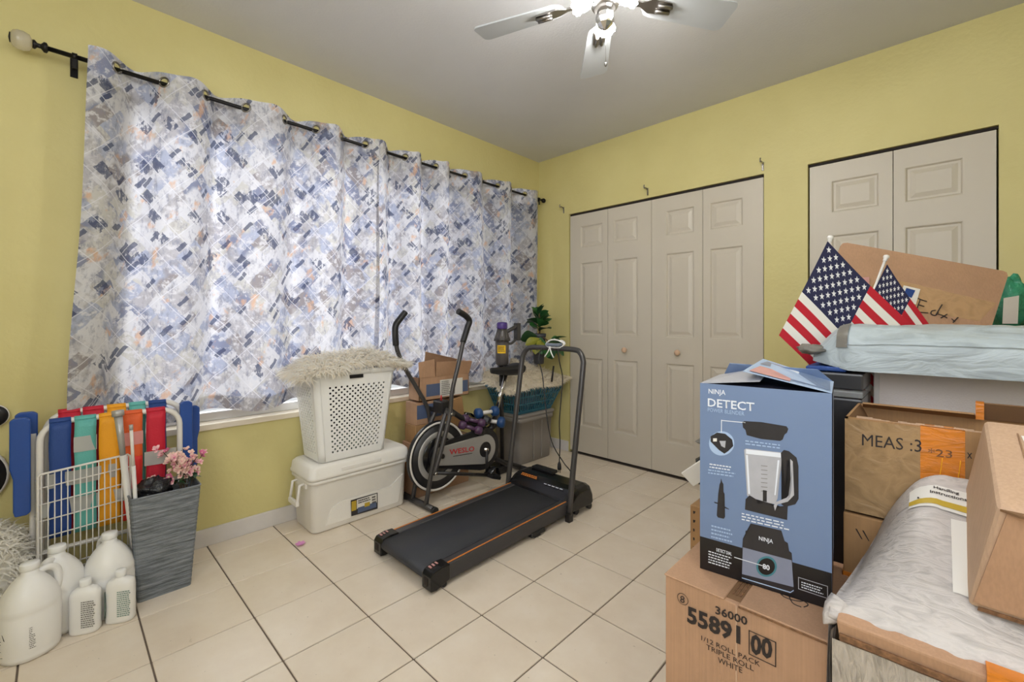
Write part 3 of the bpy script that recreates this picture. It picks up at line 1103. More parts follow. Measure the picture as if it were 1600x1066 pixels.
# ================================================================== LEFT CORNER
# ---- black discs leaning on the wall at the edge of view
def disc(name, label, c, r):
    t = thing(name, label, 'disc', (0.0, c[0], c[1] - r))
    m_ = MB(); m_.lathe([(r * 0.93, 0.004), (r, 0.012), (r, 0.02), (r * 0.96, 0.026)], (0, c[0], c[1]), 40, (1, 0, 0)); m_.done('rim', 'tube_w', t)
    m_ = MB(); m_.lathe([(r * 0.94, 0.02), (r * 0.94, 0.028), (r * 0.4, 0.034), (r * 0.05, 0.034)], (0, c[0], c[1]), 40, (1, 0, 0)); m_.done('pad', 'blk', t)


disc('wheel_disc', 'large black disc with pale rim against the wall at the far left edge', (-3.355, 0.535), 0.125)
disc('wheel_disc', 'small black disc with pale rim above the large one at the far left edge', (-3.275, 0.765), 0.045)

# ---- folded beach chair
ch = thing('beach_chair', 'folded beach chair with white tube frame, rainbow webbing and blue armrests', 'chair', (0.11, -2.93, 0))
CT, CBm = 0.185, 0.205      # x of the frame at the top / at the floor


def cx(z, off=0): return CT + (CBm - CT) * (0.73 - z) / 0.73 + off


def arch(off, y0, y1, ztop, zbot, rad, r=0.011, leg=0.0):
    pts = [(cx(zbot, off), y0 - leg, zbot), (cx(ztop - rad, off), y0, ztop - rad)]
    for k in range(1, 6):
        a = PI / 2 * k / 6
        pts.append((cx(ztop, off), y0 + rad - rad * math.cos(a), ztop - rad + rad * math.sin(a)))
    pts += [(cx(ztop, off), y0 + rad, ztop), (cx(ztop, off), y1 - rad, ztop)]
    for k in range(1, 6):
        a = PI / 2 * k / 6
        pts.append((cx(ztop, off), y1 - rad + rad * math.sin(a), ztop - rad + rad * math.cos(a)))
    pts += [(cx(ztop - rad, off), y1, ztop - rad), (cx(zbot, off), y1 + leg, zbot)]
    m_ = MB(); m_.tube(pts, r, 10)
    return m_


arch(0, -3.146, -2.715, 0.742, 0.03, 0.07).done('backrest_frame', 'tube_w', ch)
arch(-0.05, -3.13, -2.70, 0.768, 0.06, 0.07).done('seat_frame', 'tube_w', ch)
for y in (-3.165, -2.692):
    m_ = MB(); m_.tube([(0.145, y, 0.70), (0.16, y, 0.03)], 0.01, 10); m_.done('leg', 'tube_w', ch)
for z in (0.24, 0.03):
    m_ = MB(); m_.tube([(cx(z), -3.146, z + 0.01), (cx(z), -2.715, z + 0.01)], 0.009, 8); m_.done('crossbar', 'tube_w', ch)


def strap(y0, y1, z0, z1, m_, off=0.0125, wrap=True, name='strap'):
    b = MB()
    a = 0.0
    n_ = 14

    def fn(u, v):
        z = z0 + (z1 - z0) * v
        return V((cx(z, off) + 0.002 * math.sin(v * 9) + 0.0015 * math.sin(u * PI), y0 + (y1 - y0) * u + 0.001 * math.sin(v * 14), z))
    b.grid(fn, 4, n_)
    if wrap:
        def fn2(u, v):
            t = PI * v
            return V((cx(z1, off) - 0.0145 + 0.0145 * math.cos(t), y0 + (y1 - y0) * u, z1 + 0.0145 * math.sin(t)))
        b.grid(fn2, 4, 8)
    o = b.done(name, m_, ch, normals=False, solid=0.0022)
    return o


ys = [-3.098, -3.03, -2.968, -2.905, -2.845, -2.785]
yr = [(-3.122, -3.062, 's_blue'), (-3.053, -2.990, 's_teal'), (-2.982, -2.918, 's_yel'), (-2.910, -2.846, 's_or'), (-2.833, -2.768, 's_crim')]
for y0, y1, m_ in yr:
    strap(y0, y1, 0.30, 0.740, m_)
strap(-2.908, -2.848, 0.30, 0.56, 's_red', 0.0165, False)
# webbing of the rear seat showing over the top
for y0, y1, m_ in ((-3.098, -3.035, 's_crim'), (-3.028, -2.965, 's_crim'), (-2.955, -2.895, 's_yel'), (-2.885, -2.83, 's_teal'), (-2.82, -2.758, 's_blue')):
    strap(y0, y1, 0.30, 0.766, m_, -0.038)
# sheer straps woven across
def cross(z0, z1, m_, off, y0=-3.14, y1=-2.72, seg=None):
    b = MB()

    def fn(u, v):
        y = y0 + (y1 - y0) * u
        z = z0 + (z1 - z0) * v
        s_ = 0.0035 * math.sin((y + 3.062) / 0.0615 * PI)
        return V((cx(z, off + s_), y, z))
    b.grid(fn, 40, 3)
    b.done('cross_strap', m_, ch, normals=False)


cross(0.615, 0.675, 's_pale', 0.0155, -3.055, -2.988)
cross(0.61, 0.665, 's_pink', 0.0195, -2.912, -2.844)
cross(0.51, 0.57, 's_pale', 0.0165, -2.84, -2.73)
cross(0.49, 0.545, 's_pale', 0.0155, -3.13, -2.93)
cross(0.385, 0.44, 's_pale', 0.0155)


def armrest(px, y, z0, z1, wd_, flip):
    b = MB()
    out = [(-wd_ / 2, z1 - 0.01), (-wd_ / 2 + 0.012, z1), (wd_ / 2 - 0.012, z1), (wd_ / 2, z1 - 0.01), (wd_ / 2, z0 + 0.01), (wd_ / 2 - 0.01, z0), (-wd_ / 4, z0), (-wd_ / 3, z0 + 0.02), (-wd_ / 3, z0 + 0.14), (-wd_ / 2, z0 + 0.18)]
    b.prism([(px, y + a * flip, z) for a, z in out], (1, 0, 0), 0.022)
    o = b.done('armrest', 'blue_pl', ch)
    m2 = o.modifiers.new('b', 'BEVEL'); m2.width = 0.004; m2.segments = 2
    return o


armrest(0.175, -3.196, 0.405, 0.772, 0.054, 1)
armrest(0.125, -3.182, 0.42, 0.785, 0.060, 1)
armrest(0.165, -2.69, 0.44, 0.768, 0.046, 1)
armrest(0.115, -2.655, 0.44, 0.735, 0.05, -1)

# ---- white wire rack in front of the chair
rk = thing('wire_rack', 'white coated wire rack leaning in front of the folded beach chair', 'rack', (0.2, -3.03, 0))


def rx(z): return 0.225 + 0.02 * (0.58 - z)


b = MB(); b.tube([(rx(0.03), -3.15, 0.03), (rx(0.57), -3.15, 0.548), (rx(0.58), -3.145, 0.556), (rx(0.58), -2.895, 0.578), (rx(0.57), -2.888, 0.57), (rx(0.03), -2.888, 0.03)], 0.0042, 8, close=True); b.done('frame', 'tube_w', rk)
for k in range(15):
    y = -3.15 + 0.262 * (k + 0.5) / 15
    b = MB(); b.tube([(rx(0.035) + 0.004, y, 0.035), (rx(0.55) + 0.004, y, 0.553 + 0.022 * k / 15)], 0.0019, 6); b.done('wire', 'tube_w', rk)
for k in range(8):
    z = 0.07 + 0.062 * k
    b = MB(); b.tube([(rx(z), -3.15, z), (rx(z), -2.888, z + 0.022 * z / 0.5)], 0.0026, 6); b.done('cross_wire', 'tube_w', rk)
# side of the rack folding away to the wall
for k in range(4):
    z = 0.10 + 0.14 * k
    b = MB(); b.tube([(rx(z), -3.15, z), (0.19, -3.158, z + 0.01)], 0.0026, 6); b.done('cross_wire', 'tube_w', rk)

# ---- grey woven bin with poles, bag and blossoms
bn = thing('woven_bin', 'tall grey woven square bin holding poles and pink blossoms', 'bin', (0.255, -2.79, 0))
b = MB()
bx0, bx1, by0, by1 = 0.20, 0.345, -2.875, -2.70
tx0, tx1, ty0, ty1 = 0.215, 0.362, -2.90, -2.668
zt = 0.425


def bin_loop(z, ins):
    t = z / zt
    x0_, x1_ = bx0 + (tx0 - bx0) * t + ins, bx1 + (tx1 - bx1) * t - ins
    y0_, y1_ = by0 + (ty0 - by0) * t + ins, by1 + (ty1 - by1) * t - ins
    r_ = 0.012
    pts = []
    for cx_, cy_, a0 in ((x1_ - r_, y1_ - r_, 0), (x0_ + r_, y1_ - r_, 90), (x0_ + r_, y0_ + r_, 180), (x1_ - r_, y0_ + r_, 270)):
        for k in range(4):
            a = R(a0 + 30 * k)
            pts.append((cx_ + r_ * math.cos(a), cy_ + r_ * math.sin(a), z))
    return pts


rings = []
N_ = 46
for k in range(N_ + 1):
    z = zt * k / N_
    pts = bin_loop(z, 0.0012 * (k % 2))
    ring_ = []
    for q, p in enumerate(pts):
        ring_.append(b.bm.verts.new((p[0], p[1], p[2])))
    rings.append(ring_)
b.skin(rings, cap=False)
b._f(list(reversed(rings[0])))
b.done('body', 'woven', bn, smooth=False, solid=0.004)
b = MB(); b.tube(bin_loop(zt, 0.0), 0.004, 6, close=True); b.done('rim', 'woven', bn)

b = rock((0.288, -2.815, 0.425), (0.055, 0.058, 0.05), 0.4, 3, 26, 18, 5)
tag(rebase(b.done('plastic_bag', 'blackbag')), 'black plastic bag bunched in the mouth of the grey bin', 'bag')

for k, (bx, by, tx, ty, tz, r0, lab) in enumerate(((0.30, -2.875, 0.265, -2.930, 0.772, 0.0115, 'thick white pole with flared grey tip standing in the grey bin'),
                                                   (0.325, -2.868, 0.31, -2.893, 0.715, 0.007, 'thin white pole beside the thick one in the grey bin'))):
    t = thing('pole', lab, 'pole', (bx, by, 0.1), 'poles in the grey bin')
    P0, P1 = V((bx, by, 0.12)), V((tx, ty, tz))
    b = MB(); b.cyl(P0, P0.lerp(P1, 0.72), r0, n=14); b.done('shaft', 'tube_w', t)
    b = MB()
    b.cyl(P0.lerp(P1, 0.72), P0.lerp(P1, 0.97), r0 * 0.8, r0 * (0.8 if k else 1.2), n=14)
    b.done('upper_shaft', 'tube_w' if k else 'silver', t)
    b = MB(); b.cyl(P0.lerp(P1, 0.965), P1, r0 * (0.95 if k else 1.7), n=14); b.done('cap', 'silver', t)

# blossoms
fl = thing('flower_bouquet', 'bunch of pink and peach artificial blossoms in the grey bin', 'flowers', (0.28, -2.70, 0.40))


def blossom_mesh(seed, mats_):
    r_ = random.Random(seed)
    b = MB()
    for k in range(5):
        a = 2 * PI * k / 5 + r_.uniform(-.2, .2)
        T = Matrix.Rotation(a, 4, 'Z') @ Matrix.Rotation(R(-r_.uniform(20, 55)), 4, 'Y')
        pts = [(0, 0, 0), (0.006, -0.005, 0.001), (0.013, -0.0065, 0.003), (0.019, -0.003, 0.001), (0.018, 0.0035, 0.001), (0.012, 0.0065, 0.003), (0.005, 0.005, 0.001)]
        b.mi = 0
        b.poly([T @ V(p) for p in pts])
    b.mi = 1
    b.lathe([(0.001, 0), (0.004, 0.002), (0.003, 0.006), (0.0005, 0.008)], (0, 0, 0), 6)
    me = bpy.data.meshes.new('blossom')
    b.bm.to_mesh(me); b.bm.free()
    for m_ in mats_: me.materials.append(M[m_])
    return me


bms = [blossom_mesh(1, ('petal', 'petal2')), blossom_mesh(2, ('petal3', 'petal2')), blossom_mesh(3, ('petal3', 'petal')), blossom_mesh(4, ('petal2', 'petal'))]
fr = random.Random(5)
for s_ in range(13):
    a = fr.uniform(0, 2 * PI)
    sp_ = fr.uniform(0.1, 1.0)
    base = V((0.285 + fr.uniform(-.02, .02), -2.715 + fr.uniform(-.02, .02), 0.38))
    tip = base + V((0.10 * sp_ * math.cos(a), 0.105 * sp_ * math.sin(a) - 0.012, fr.uniform(0.13, 0.235) - 0.05 * sp_))
    midp = base.lerp(tip, 0.5) + V((0, 0, 0.03))
    b = MB(); b.tube([base, midp, tip], 0.0014, 5, sub=3, rs=None); b.done('stem', 'stem', fl)
    for q in range(6):
        t = fr.uniform(0.38, 1.02)
        p = base.lerp(midp, t * 2) if t < 0.5 else midp.lerp(tip, t * 2 - 1)
        p = p + V((fr.uniform(-.02, .02), fr.uniform(-.02, .02), fr.uniform(-.012, .016)))
        o = bpy.data.objects.new('blossom', bms[fr.choice((0, 0, 1, 1, 2, 3, 2))])
        col.objects.link(o); o.parent = fl
        o.location = MW[fl.name].inverted() @ p
        d = (p - V((0.22, -2.72, 0.44))).normalized() + V((fr.uniform(0, .5), fr.uniform(-.5, .2), fr.uniform(0, .5)))
        o.rotation_euler = d.to_track_quat('Z', 'Y').to_euler()
        k = fr.uniform(0.75, 1.15)
        o.scale = (k, k, k)
lr = random.Random(8)
for q in range(16):
    p = V((0.29 + lr.uniform(-.045, .05), -2.705 + lr.uniform(-.05, .03), 0.43 + lr.uniform(-.01, .02)))
    b = MB()
    T = Matrix.Translation(p) @ Matrix.Rotation(lr.uniform(0, 6.28), 4, 'Z') @ Matrix.Rotation(R(lr.uniform(-50, 10)), 4, 'Y')
    b.grid(lambda u, v: T @ V((0.035 * u, (v - .5) * 0.02 * math.sin(PI * min(1, u + 0.03)), 0.006 * math.sin(PI * u))), 5, 2)
    b.done('leaf', 'leaf2', fl)


# ---- bottles and jugs
def superloop(mb_, c, rx_, ry_, z, n_=28, p=2.6):
    out = []
    for k in range(n_):
        a = 2 * PI * k / n_
        ca, sa = math.cos(a), math.sin(a)
        out.append(mb_.bm.verts.new((c[0] + rx_ * math.copysign(abs(ca) ** (2 / p), ca), c[1] + ry_ * math.copysign(abs(sa) ** (2 / p), sa), z)))
    return out


def gallon_jug(label, x, y, rz, s=1.0, group='gallon jugs on the floor'):
    t = thing('gallon_jug', label, 'jug', (x, y, 0), group, rz)
    W_ = MW[t.name]
    b = MB()
    prof = [(0.060, 0.0), (0.070, 0.004), (0.0745, 0.02), (0.073, 0.026), (0.0755, 0.034), (0.0755, 0.150), (0.0735, 0.156), (0.0755, 0.162), (0.074, 0.178), (0.064, 0.212), (0.048, 0.240), (0.031, 0.262), (0.022, 0.270), (0.0205, 0.284)]
    b.skin([superloop(b, (0, 0), r * s, r * s, z * s, 32, 2.25) for r, z in prof])
    b.bm.transform(W_)
    b.done('body', 'jug', t)
    b = MB()
    b.lathe([(0.0225 * s, 0.283 * s), (0.0245 * s, 0.285 * s), (0.0245 * s, 0.303 * s), (0.023 * s, 0.306 * s), (0.001, 0.3065 * s)], (0, 0, 0), 28)
    b.bm.transform(W_)
    b.done('cap', 'white_pl', t)
    b = MB()
    b.tube([(0.020 * s, 0, 0.262 * s), (0.045 * s, 0, 0.268 * s), (0.066 * s, 0, 0.255 * s), (0.073 * s, 0, 0.225 * s), (0.070 * s, 0, 0.185 * s), (0.062 * s, 0, 0.170 * s)], 0.0115 * s, 10, sub=4)
    b.bm.transform(W_)
    b.done('handle', 'jug', t)
    return t


def print_block(t, cxp, cyp, r, a0, a1, z0, z1, rows, m_, seed):
    """rows of tiny print wrapped on a bottle"""
    rr = random.Random(seed)
    b = MB()
    for k in range(rows):
        z = z1 - (z1 - z0) * (k + 0.2) / rows
        h_ = (z1 - z0) / rows * 0.5
        a = a0
        end = a0 + (a1 - a0) * rr.uniform(0.7, 1)
        while a < end:
            e_ = min(end, a + (a1 - a0) * rr.uniform(0.06, 0.16))
            b.poly([(cxp + r * math.cos(q), cyp + r * math.sin(q), zz) for q, zz in ((a, z - h_), (e_, z - h_), (e_, z), (a, z))])
            a = e_ + (a1 - a0) * 0.03
    b.done('print', m_, t, normals=False)


j = gallon_jug('large milky jug with printed text in the front left corner, nearest', 0.412, -3.165, R(112))
print_block(j, 0.412, -3.165, 0.0768, R(-12), R(12), 0.045, 0.118, 12, 'ink_soft', 3)
b = MB()
for a, z, w_, h_ in ((-46, 0.085, 22, 0.002), (-46, 0.075, 26, 0.0015), (-46, 0.052, 22, 0.0015), (-46, 0.032, 20, 0.0015)):
    b.poly([(0.412 + 0.0768 * math.cos(R(q)), -3.165 + 0.0768 * math.sin(R(q)), zz) for q, zz in ((a - w_ / 2, z), (a + w_ / 2, z), (a + w_ / 2, z + h_), (a - w_ / 2, z + h_))])
b.poly([(0.412 + 0.0772 * math.cos(R(q)), -3.165 + 0.0772 * math.sin(R(q)), zz) for q, zz in ((-44, 0.088), (-34, 0.118), (-33, 0.122), (-41, 0.090))])
b.poly([(0.412 + 0.0772 * math.cos(R(q)), -3.165 + 0.0772 * math.sin(R(q)), zz) for q, zz in ((-44, 0.088), (-50, 0.108), (-52, 0.110), (-47, 0.090))])
b.done('print', 'ink', j, normals=False)
gallon_jug('milky jug with the loop handle facing out, behind the nearest jug', 0.315, -3.100, R(-35))
gallon_jug('milky jug beside the wire rack, tucked left of the grey bin', 0.318, -2.957, R(200))


def flat_bottle(label, x, y, rz, m_side=None):
    t = thing('flat_bottle', label, 'bottle', (x, y, 0), 'small white bottles on the floor', rz)
    W_ = MW[t.name]
    b = MB()
    prof = [(0.038, 0.022, 0), (0.043, 0.026, 0.004), (0.044, 0.027, 0.012), (0.044, 0.027, 0.125), (0.043, 0.026, 0.142), (0.036, 0.022, 0.156), (0.02, 0.016, 0.163), (0.0135, 0.0135, 0.165), (0.0135, 0.0135, 0.172)]
    b.skin([superloop(b, (0, 0), p[0], p[1], p[2], 28, 2.8) for p in prof])
    b.bm.transform(W_)
    b.done('body', 'jug', t)
    b = MB(); b.lathe([(0.0155, 0.169), (0.0165, 0.171), (0.0165, 0.189), (0.015, 0.192), (0.001, 0.192)], (0, 0, 0), 24); b.bm.transform(W_); b.done('cap', 'white_pl', t)
    b = MB()
    rr = random.Random(int(x * 1000))
    for k in range(13):
        z = 0.118 - 0.0075 * k
        u = 0.0
        while u < 0.036:
            w_ = rr.uniform(0.003, 0.008)
            b.poly([W_ @ V(p) for p in ((u, -0.0282, z), (u + w_, -0.0282, z), (u + w_, -0.0282, z + 0.004), (u, -0.0282, z + 0.004))])
            u += w_ + 0.0014
    b.done('print', 'ink_soft' if not m_side else 'soap', t, normals=False)
    if m_side:
        b = MB()
        b.poly([W_ @ V(p) for p in ((-0.0445, -0.012, 0.02), (-0.0445, 0.012, 0.02), (-0.0445, 0.012, 0.12), (-0.0445, -0.012, 0.12))])
        b.poly([W_ @ V(p) for p in ((-0.0445, -0.012, 0.02), (-0.0445, -0.012, 0.12), (-0.038, -0.0278, 0.115), (-0.034, -0.0278, 0.07), (-0.038, -0.0278, 0.025))])
        b.done('side_label', m_side, t, normals=False)
    return t


flat_bottle('small white bottle with grey print, standing left of the other small bottle', 0.412, -3.028, R(62))
flat_bottle('small white bottle with sea green side label, standing at the bin', 0.425, -2.932, R(62), 'soap')

# ---- white shaggy cushion at the left edge
fc = thing('fur_cushion', 'white shaggy fur cushion on the left edge behind the jugs', 'cushion', (0.15, -3.24, 0))
FC = V((0.16, -3.275, 0.20)); FR = (0.12, 0.10, 0.175)
b = rock(FC, FR, 0.12, 4, 24, 16, 3); b.done('cushion_body', 'fur_w', fc)


def samp(rr):
    th = math.acos(rr.uniform(-0.9, 1)); ph = rr.uniform(0, 2 * PI)
    d = V((math.sin(th) * math.cos(ph), math.sin(th) * math.sin(ph), math.cos(th)))
    return FC + V((d.x * FR[0], d.y * FR[1], d.z * FR[2])), d


fur('shaggy_pile', samp, 3200, 0.06, 'fur_w', fc, 3, 0.0038, 0.8)

# ================================================================== COOLER AND HAMPER
co = thing('cooler', 'large white chest cooler with side handle on the floor by the window wall', 'cooler', (0.165, -1.885, 0))
b = MB()
cxm, cym = 0.16, -1.885


def rr_box(mb_, x0, x1, y0, y1, z, r_, n_=5):
    out = []
    for cx_, cy_, a0 in ((x1 - r_, y1 - r_, 0), (x0 + r_, y1 - r_, 90), (x0 + r_, y0 + r_, 180), (x1 - r_, y0 + r_, 270)):
        for k in range(n_):
            a = R(a0 + 90 * k / (n_ - 1))
            out.append(mb_.bm.verts.new((cx_ + r_ * math.cos(a), cy_ + r_ * math.sin(a), z)))
    return out


def slab_rings(mb_, prof, x0, x1, y0, y1, r_):
    """prof: (inset, z)"""
    mb_.skin([rr_box(mb_, x0 + i, x1 - i, y0 + i, y1 - i, z, r_) for i, z in prof])


slab_rings(b, [(0.014, 0.0), (0.004, 0.006), (0, 0.012), (-0.008, 0.262), (-0.010, 0.268)], 0.035, 0.29, -2.165, -1.605, 0.035)
b.done('body', 'cooler', co)
b = MB(); slab_rings(b, [(-0.016, 0.268), (-0.020, 0.272), (-0.020, 0.284), (-0.016, 0.288)], 0.035, 0.29, -2.165, -1.605, 0.035); b.done('body_rim', 'cooler', co)
b = MB(); slab_rings(b, [(-0.022, 0.291), (-0.026, 0.295), (-0.026, 0.308), (-0.022, 0.314), (-0.018, 0.350), (-0.004, 0.365), (0.01, 0.368)], 0.035, 0.29, -2.165, -1.605, 0.035); b.done('lid', 'cooler', co)
b = MB(); b.box((0.300, -2.02, 0.312), (0.3145, -1.78, 0.335), 0.005, 2); b.done('lid_grip', 'cooler', co)
# raised shoulder relief on the front
b = MB()
b.prism([(0.290, -2.10, 0.035), (0.290, -1.66, 0.035), (0.296, -1.63, 0.20), (0.296, -1.72, 0.145), (0.296, -2.02, 0.145), (0.293, -2.07, 0.12)][:6], (1, 0, 0), 0.005)
b.done('front_relief', 'cooler', co)
b = MB()
hy = -2.205
b.tube([(0.115, -2.172, 0.262), (0.115, hy, 0.258), (0.115, hy - 0.012, 0.17), (0.115, hy - 0.012, 0.165), (0.215, hy - 0.012, 0.165), (0.215, hy - 0.012, 0.17), (0.215, hy, 0.258), (0.215, -2.172, 0.262)], 0.0075, 8)
b.box((0.108, hy - 0.022, 0.150), (0.222, hy - 0.003, 0.176), 0.006, 2)
b.done('handle', 'cooler', co)
b = MB(); b.box((0.1, -2.182, 0.235), (0.23, -2.166, 0.27), 0.004, 2); b.done('handle_mount', 'cooler', co)
# sticker on the front
SX = 0.3026
q = [onx(548, 782, SX), onx(590, 770, SX), onx(590, 795, SX), onx(549, 807, SX)]
sl = MB(); sl.poly([q[3], q[2], q[1], q[0]]); slb = sl.done('sticker', 'pr_dark', co, normals=False)
y0, y1, z0, z1 = q[0].y, q[1].y, q[3].z, q[0].z


def flat(name, m_, ya_, yb_, za_, zb_, par, X, lift):
    mm = MB(); mm.poly([(X + lift, y0 + (y1 - y0) * a, z0 + (z1 - z0) * c_) for a, c_ in ((ya_, za_), (yb_, za_), (yb_, zb_), (ya_, zb_))])
    return mm.done(name, m_, par, normals=False)


flat('sticker_field', 'paper', 0.22, 0.97, 0.35, 0.92, slb, SX, 0.0005)
flat('sticker_field', 'gold', 0.03, 0.2, 0.3, 0.9, slb, SX, 0.0005)
flat('sticker_field', 'tape_blue', 0.25, 0.95, 0.06, 0.4, slb, SX, 0.0008)
flat('sticker_field', 'gold', 0.5, 0.7, 0.3, 0.55, slb, SX, 0.0011)
yy = lambda a: y0 + (y1 - y0) * a
zz_ = lambda a: z0 + (z1 - z0) * a
lines_print('small_print', [(SX, yy(.27), zz_(.88)), (SX, yy(.72), zz_(.88)), (SX, yy(.72), zz_(.62)), (SX, yy(.27), zz_(.62))], 2, 'ink', slb, (1, 0, 0), 5, 0.6, 0.0013)
lines_print('small_print', [(SX, yy(.78), zz_(.85)), (SX, yy(.94), zz_(.85)), (SX, yy(.94), zz_(.35)), (SX, yy(.78), zz_(.35))], 3, 'ink', slb, (1, 0, 0), 8, 0.6, 0.0013)

hm = thing('laundry_hamper', 'tall white plastic laundry hamper with round holes, standing on the cooler', 'hamper', (0.16, -1.93, 0.368))
HB = (0.045, 0.288, -2.125, -1.745, 0.370)
HT = (0.02, 0.325, -2.175, -1.695, 0.868)


def hp(side, u, z):
    t = (z - HB[4]) / (HT[4] - HB[4])
    x0_, x1_, y0_, y1_ = [HB[k] + (HT[k] - HB[k]) * t for k in range(4)]
    r_ = 0.03
    bulge = 0.004 * math.sin(PI * u)
    if side == 0: return V((x1_ + bulge, y0_ + r_ + (y1_ - y0_ - 2 * r_) * u, z))
    if side == 1: return V((x1_ - r_ - (x1_ - x0_ - 2 * r_) * u, y1_ + bulge, z))
    if side == 2: return V((x0_ - bulge * 0, y1_ - r_ - (y1_ - y0_ - 2 * r_) * u, z))
    return V((x0_ + r_ + (x1_ - x0_ - 2 * r_) * u, y0_ - bulge, z))


def holed(side, nu, nv, z0_, z1_, u0, u1, hr):
    """a wall of cells, every second one pierced by an octagonal hole"""
    mb_ = MB()
    zb_, zt_ = HB[4] + 0.008, HT[4] - 0.03
    us = [0, u0] + [u0 + (u1 - u0) * (k + 1) / nu for k in range(nu)] + [1]
    zs_ = [zb_, z0_] + [z0_ + (z1_ - z0_) * (k + 1) / nv for k in range(nv)] + [zt_]
    cache = {}

    def vert(u, z):
        k = (round(u, 5), round(z, 5))
        if k not in cache: cache[k] = mb_.bm.verts.new(hp(side, u, z))
        return cache[k]
    for i in range(len(us) - 1):
        for j in range(len(zs_) - 1):
            ua, ub, za, zb = us[i], us[i + 1], zs_[j], zs_[j + 1]
            c4 = [vert(ua, za), vert(ub, za), vert(ub, zb), vert(ua, zb)]
            inside = 0 < i < len(us) - 2 and 0 < j < len(zs_) - 2
            if inside and (i + j) % 2 == 0:
                uc, zc = (ua + ub) / 2, (za + zb) / 2
                ru, rz = (ub - ua) * hr, (zb - za) * hr
                hole = [mb_.bm.verts.new(hp(side, uc + ru * math.cos(R(225 + 45 * k)), zc + rz * math.sin(R(225 + 45 * k)))) for k in range(8)]
                for k in range(4):
                    a, b_ = hole[2 * k], hole[(2 * k + 2) % 8]
                    mb_._f([c4[k], c4[(k + 1) % 4], b_, hole[2 * k + 1], a])
            else:
                mb_._f(c4)
    return mb_


for sd, nu_, u0, u1 in ((0, 21, 0.10, 0.93), (1, 13, 0.1, 0.9), (2, 21, 0.07, 0.93), (3, 13, 0.06, 0.90)):
    holed(sd, nu_, 25, HB[4] + 0.045, HT[4] - 0.085, u0, u1, 0.40).done('perforated_side', 'white_pl', hm, solid=0.0025)
# rounded corner posts
for sx_, sy_, a0 in ((1, 0, 270), (1, 1, 0), (0, 1, 90), (0, 0, 180)):
    mb = MB()

    def fn(u, v):
        z = HB[4] + 0.008 + (HT[4] - 0.03 - HB[4] - 0.008) * v
        t = (z - HB[4]) / (HT[4] - HB[4])
        bx_ = [HB[k] + (HT[k] - HB[k]) * t for k in range(4)]
        cx_ = bx_[1] - 0.03 if sx_ else bx_[0] + 0.03
        cy_ = bx_[3] - 0.03 if sy_ else bx_[2] + 0.03
        a = R(a0 + 90 * u)
        return V((cx_ + 0.03 * math.cos(a), cy_ + 0.03 * math.sin(a), z))
    mb.grid(fn, 6, 10)
    mb.done('corner_post', 'white_pl', hm, solid=0.0025)
b = MB(); b.skin([rr_box(b, HB[0] + i, HB[1] - i, HB[2] + i, HB[3] - i, z, 0.03) for i, z in ((0.012, 0.369), (0.003, 0.371), (0.0, 0.380))]); b.done('base', 'white_pl', hm)
b = MB()
b.skin([rr_box(b, HT[0] + i, HT[1] - i, HT[2] + i, HT[3] - i, z, 0.034) for i, z in ((0.002, HT[4] - 0.032), (-0.007, HT[4] - 0.03), (-0.009, HT[4] - 0.004), (-0.004, HT[4]), (0.006, HT[4] - 0.004), (0.006, HT[4] - 0.03))], cap=False, close=True)
b.done('rim', 'white_pl', hm)
b = MB(); b.box((HT[1] + 0.004, -1.985, HT[4] - 0.05), (HT[1] + 0.0105, -1.905, HT[4] - 0.03), 0.003, 2); b.done('handle_slot', 'blk', hm)
b = MB(); b.box((0.14, HT[2] - 0.0105, HT[4] - 0.05), (0.2, HT[2] - 0.004, HT[4] - 0.03), 0.003, 2); b.done('handle_slot', 'blk', hm)
tag(rebase(rock((0.165, -1.93, 0.45), (0.08, 0.12, 0.065), 0.2, 9, 20, 12, 3).done('folded_towel', 'pale_towel' if 'pale_towel' in M else 'soap')), 'pale green towel showing through the hamper holes', 'towel')


tag(rebase(rock((0.165, -1.93, 0.67), (0.11, 0.18, 0.14), 0.2, 31, 22, 14, 3).done('dark_filler', 'bx_side')), 'added dark filler shading the holes in the upper half of the white hamper', 'clothes')  # added dark mass, makes the upper hamper holes read as shaded


# ---- fur rugs: a pelt surface with strands
def pelt(name, label, cat, fn, nu, nv, count, length, seed, mats_, loc, droop=0.7):
    t = thing(name, label, cat, loc)
    mb_ = MB(); mb_.grid(fn, nu, nv); mb_.done('pelt', mats_[1], t, normals=False, solid=0.006)

    def samp_(rr):
        u, v = rr.random(), rr.random()
        if rr.random() < 0.25:
            if rr.random() < 0.5: u = rr.choice((rr.uniform(0, .03), rr.uniform(.97, 1)))
            else: v = rr.choice((rr.uniform(0, .03), rr.uniform(.97, 1)))
        p = fn(u, v)
        a = fn(min(1, u + .01), v) - fn(max(0, u - .01), v)
        c_ = fn(u, min(1, v + .01)) - fn(u, max(0, v - .01))
        nn = a.cross(c_)
        if nn.length < 1e-9: nn = V((0, 0, 1))
        nn.normalize()
        if nn.z < 0: nn = -nn
        ctr = fn(.5, .5)
        outw = (p - ctr); outw.z = 0
        if outw.length > 0: outw.normalize()
        edge = max(abs(u - .5), abs(v - .5)) * 2
        return p, (nn * (1.05 - 0.6 * edge ** 3) + outw * 0.9 * edge ** 2 + V((0.25, -0.1, 0)))
    fur('shaggy_pile', samp_, count, length, mats_[0], t, seed, 0.0042, droop, mats_)
    return t


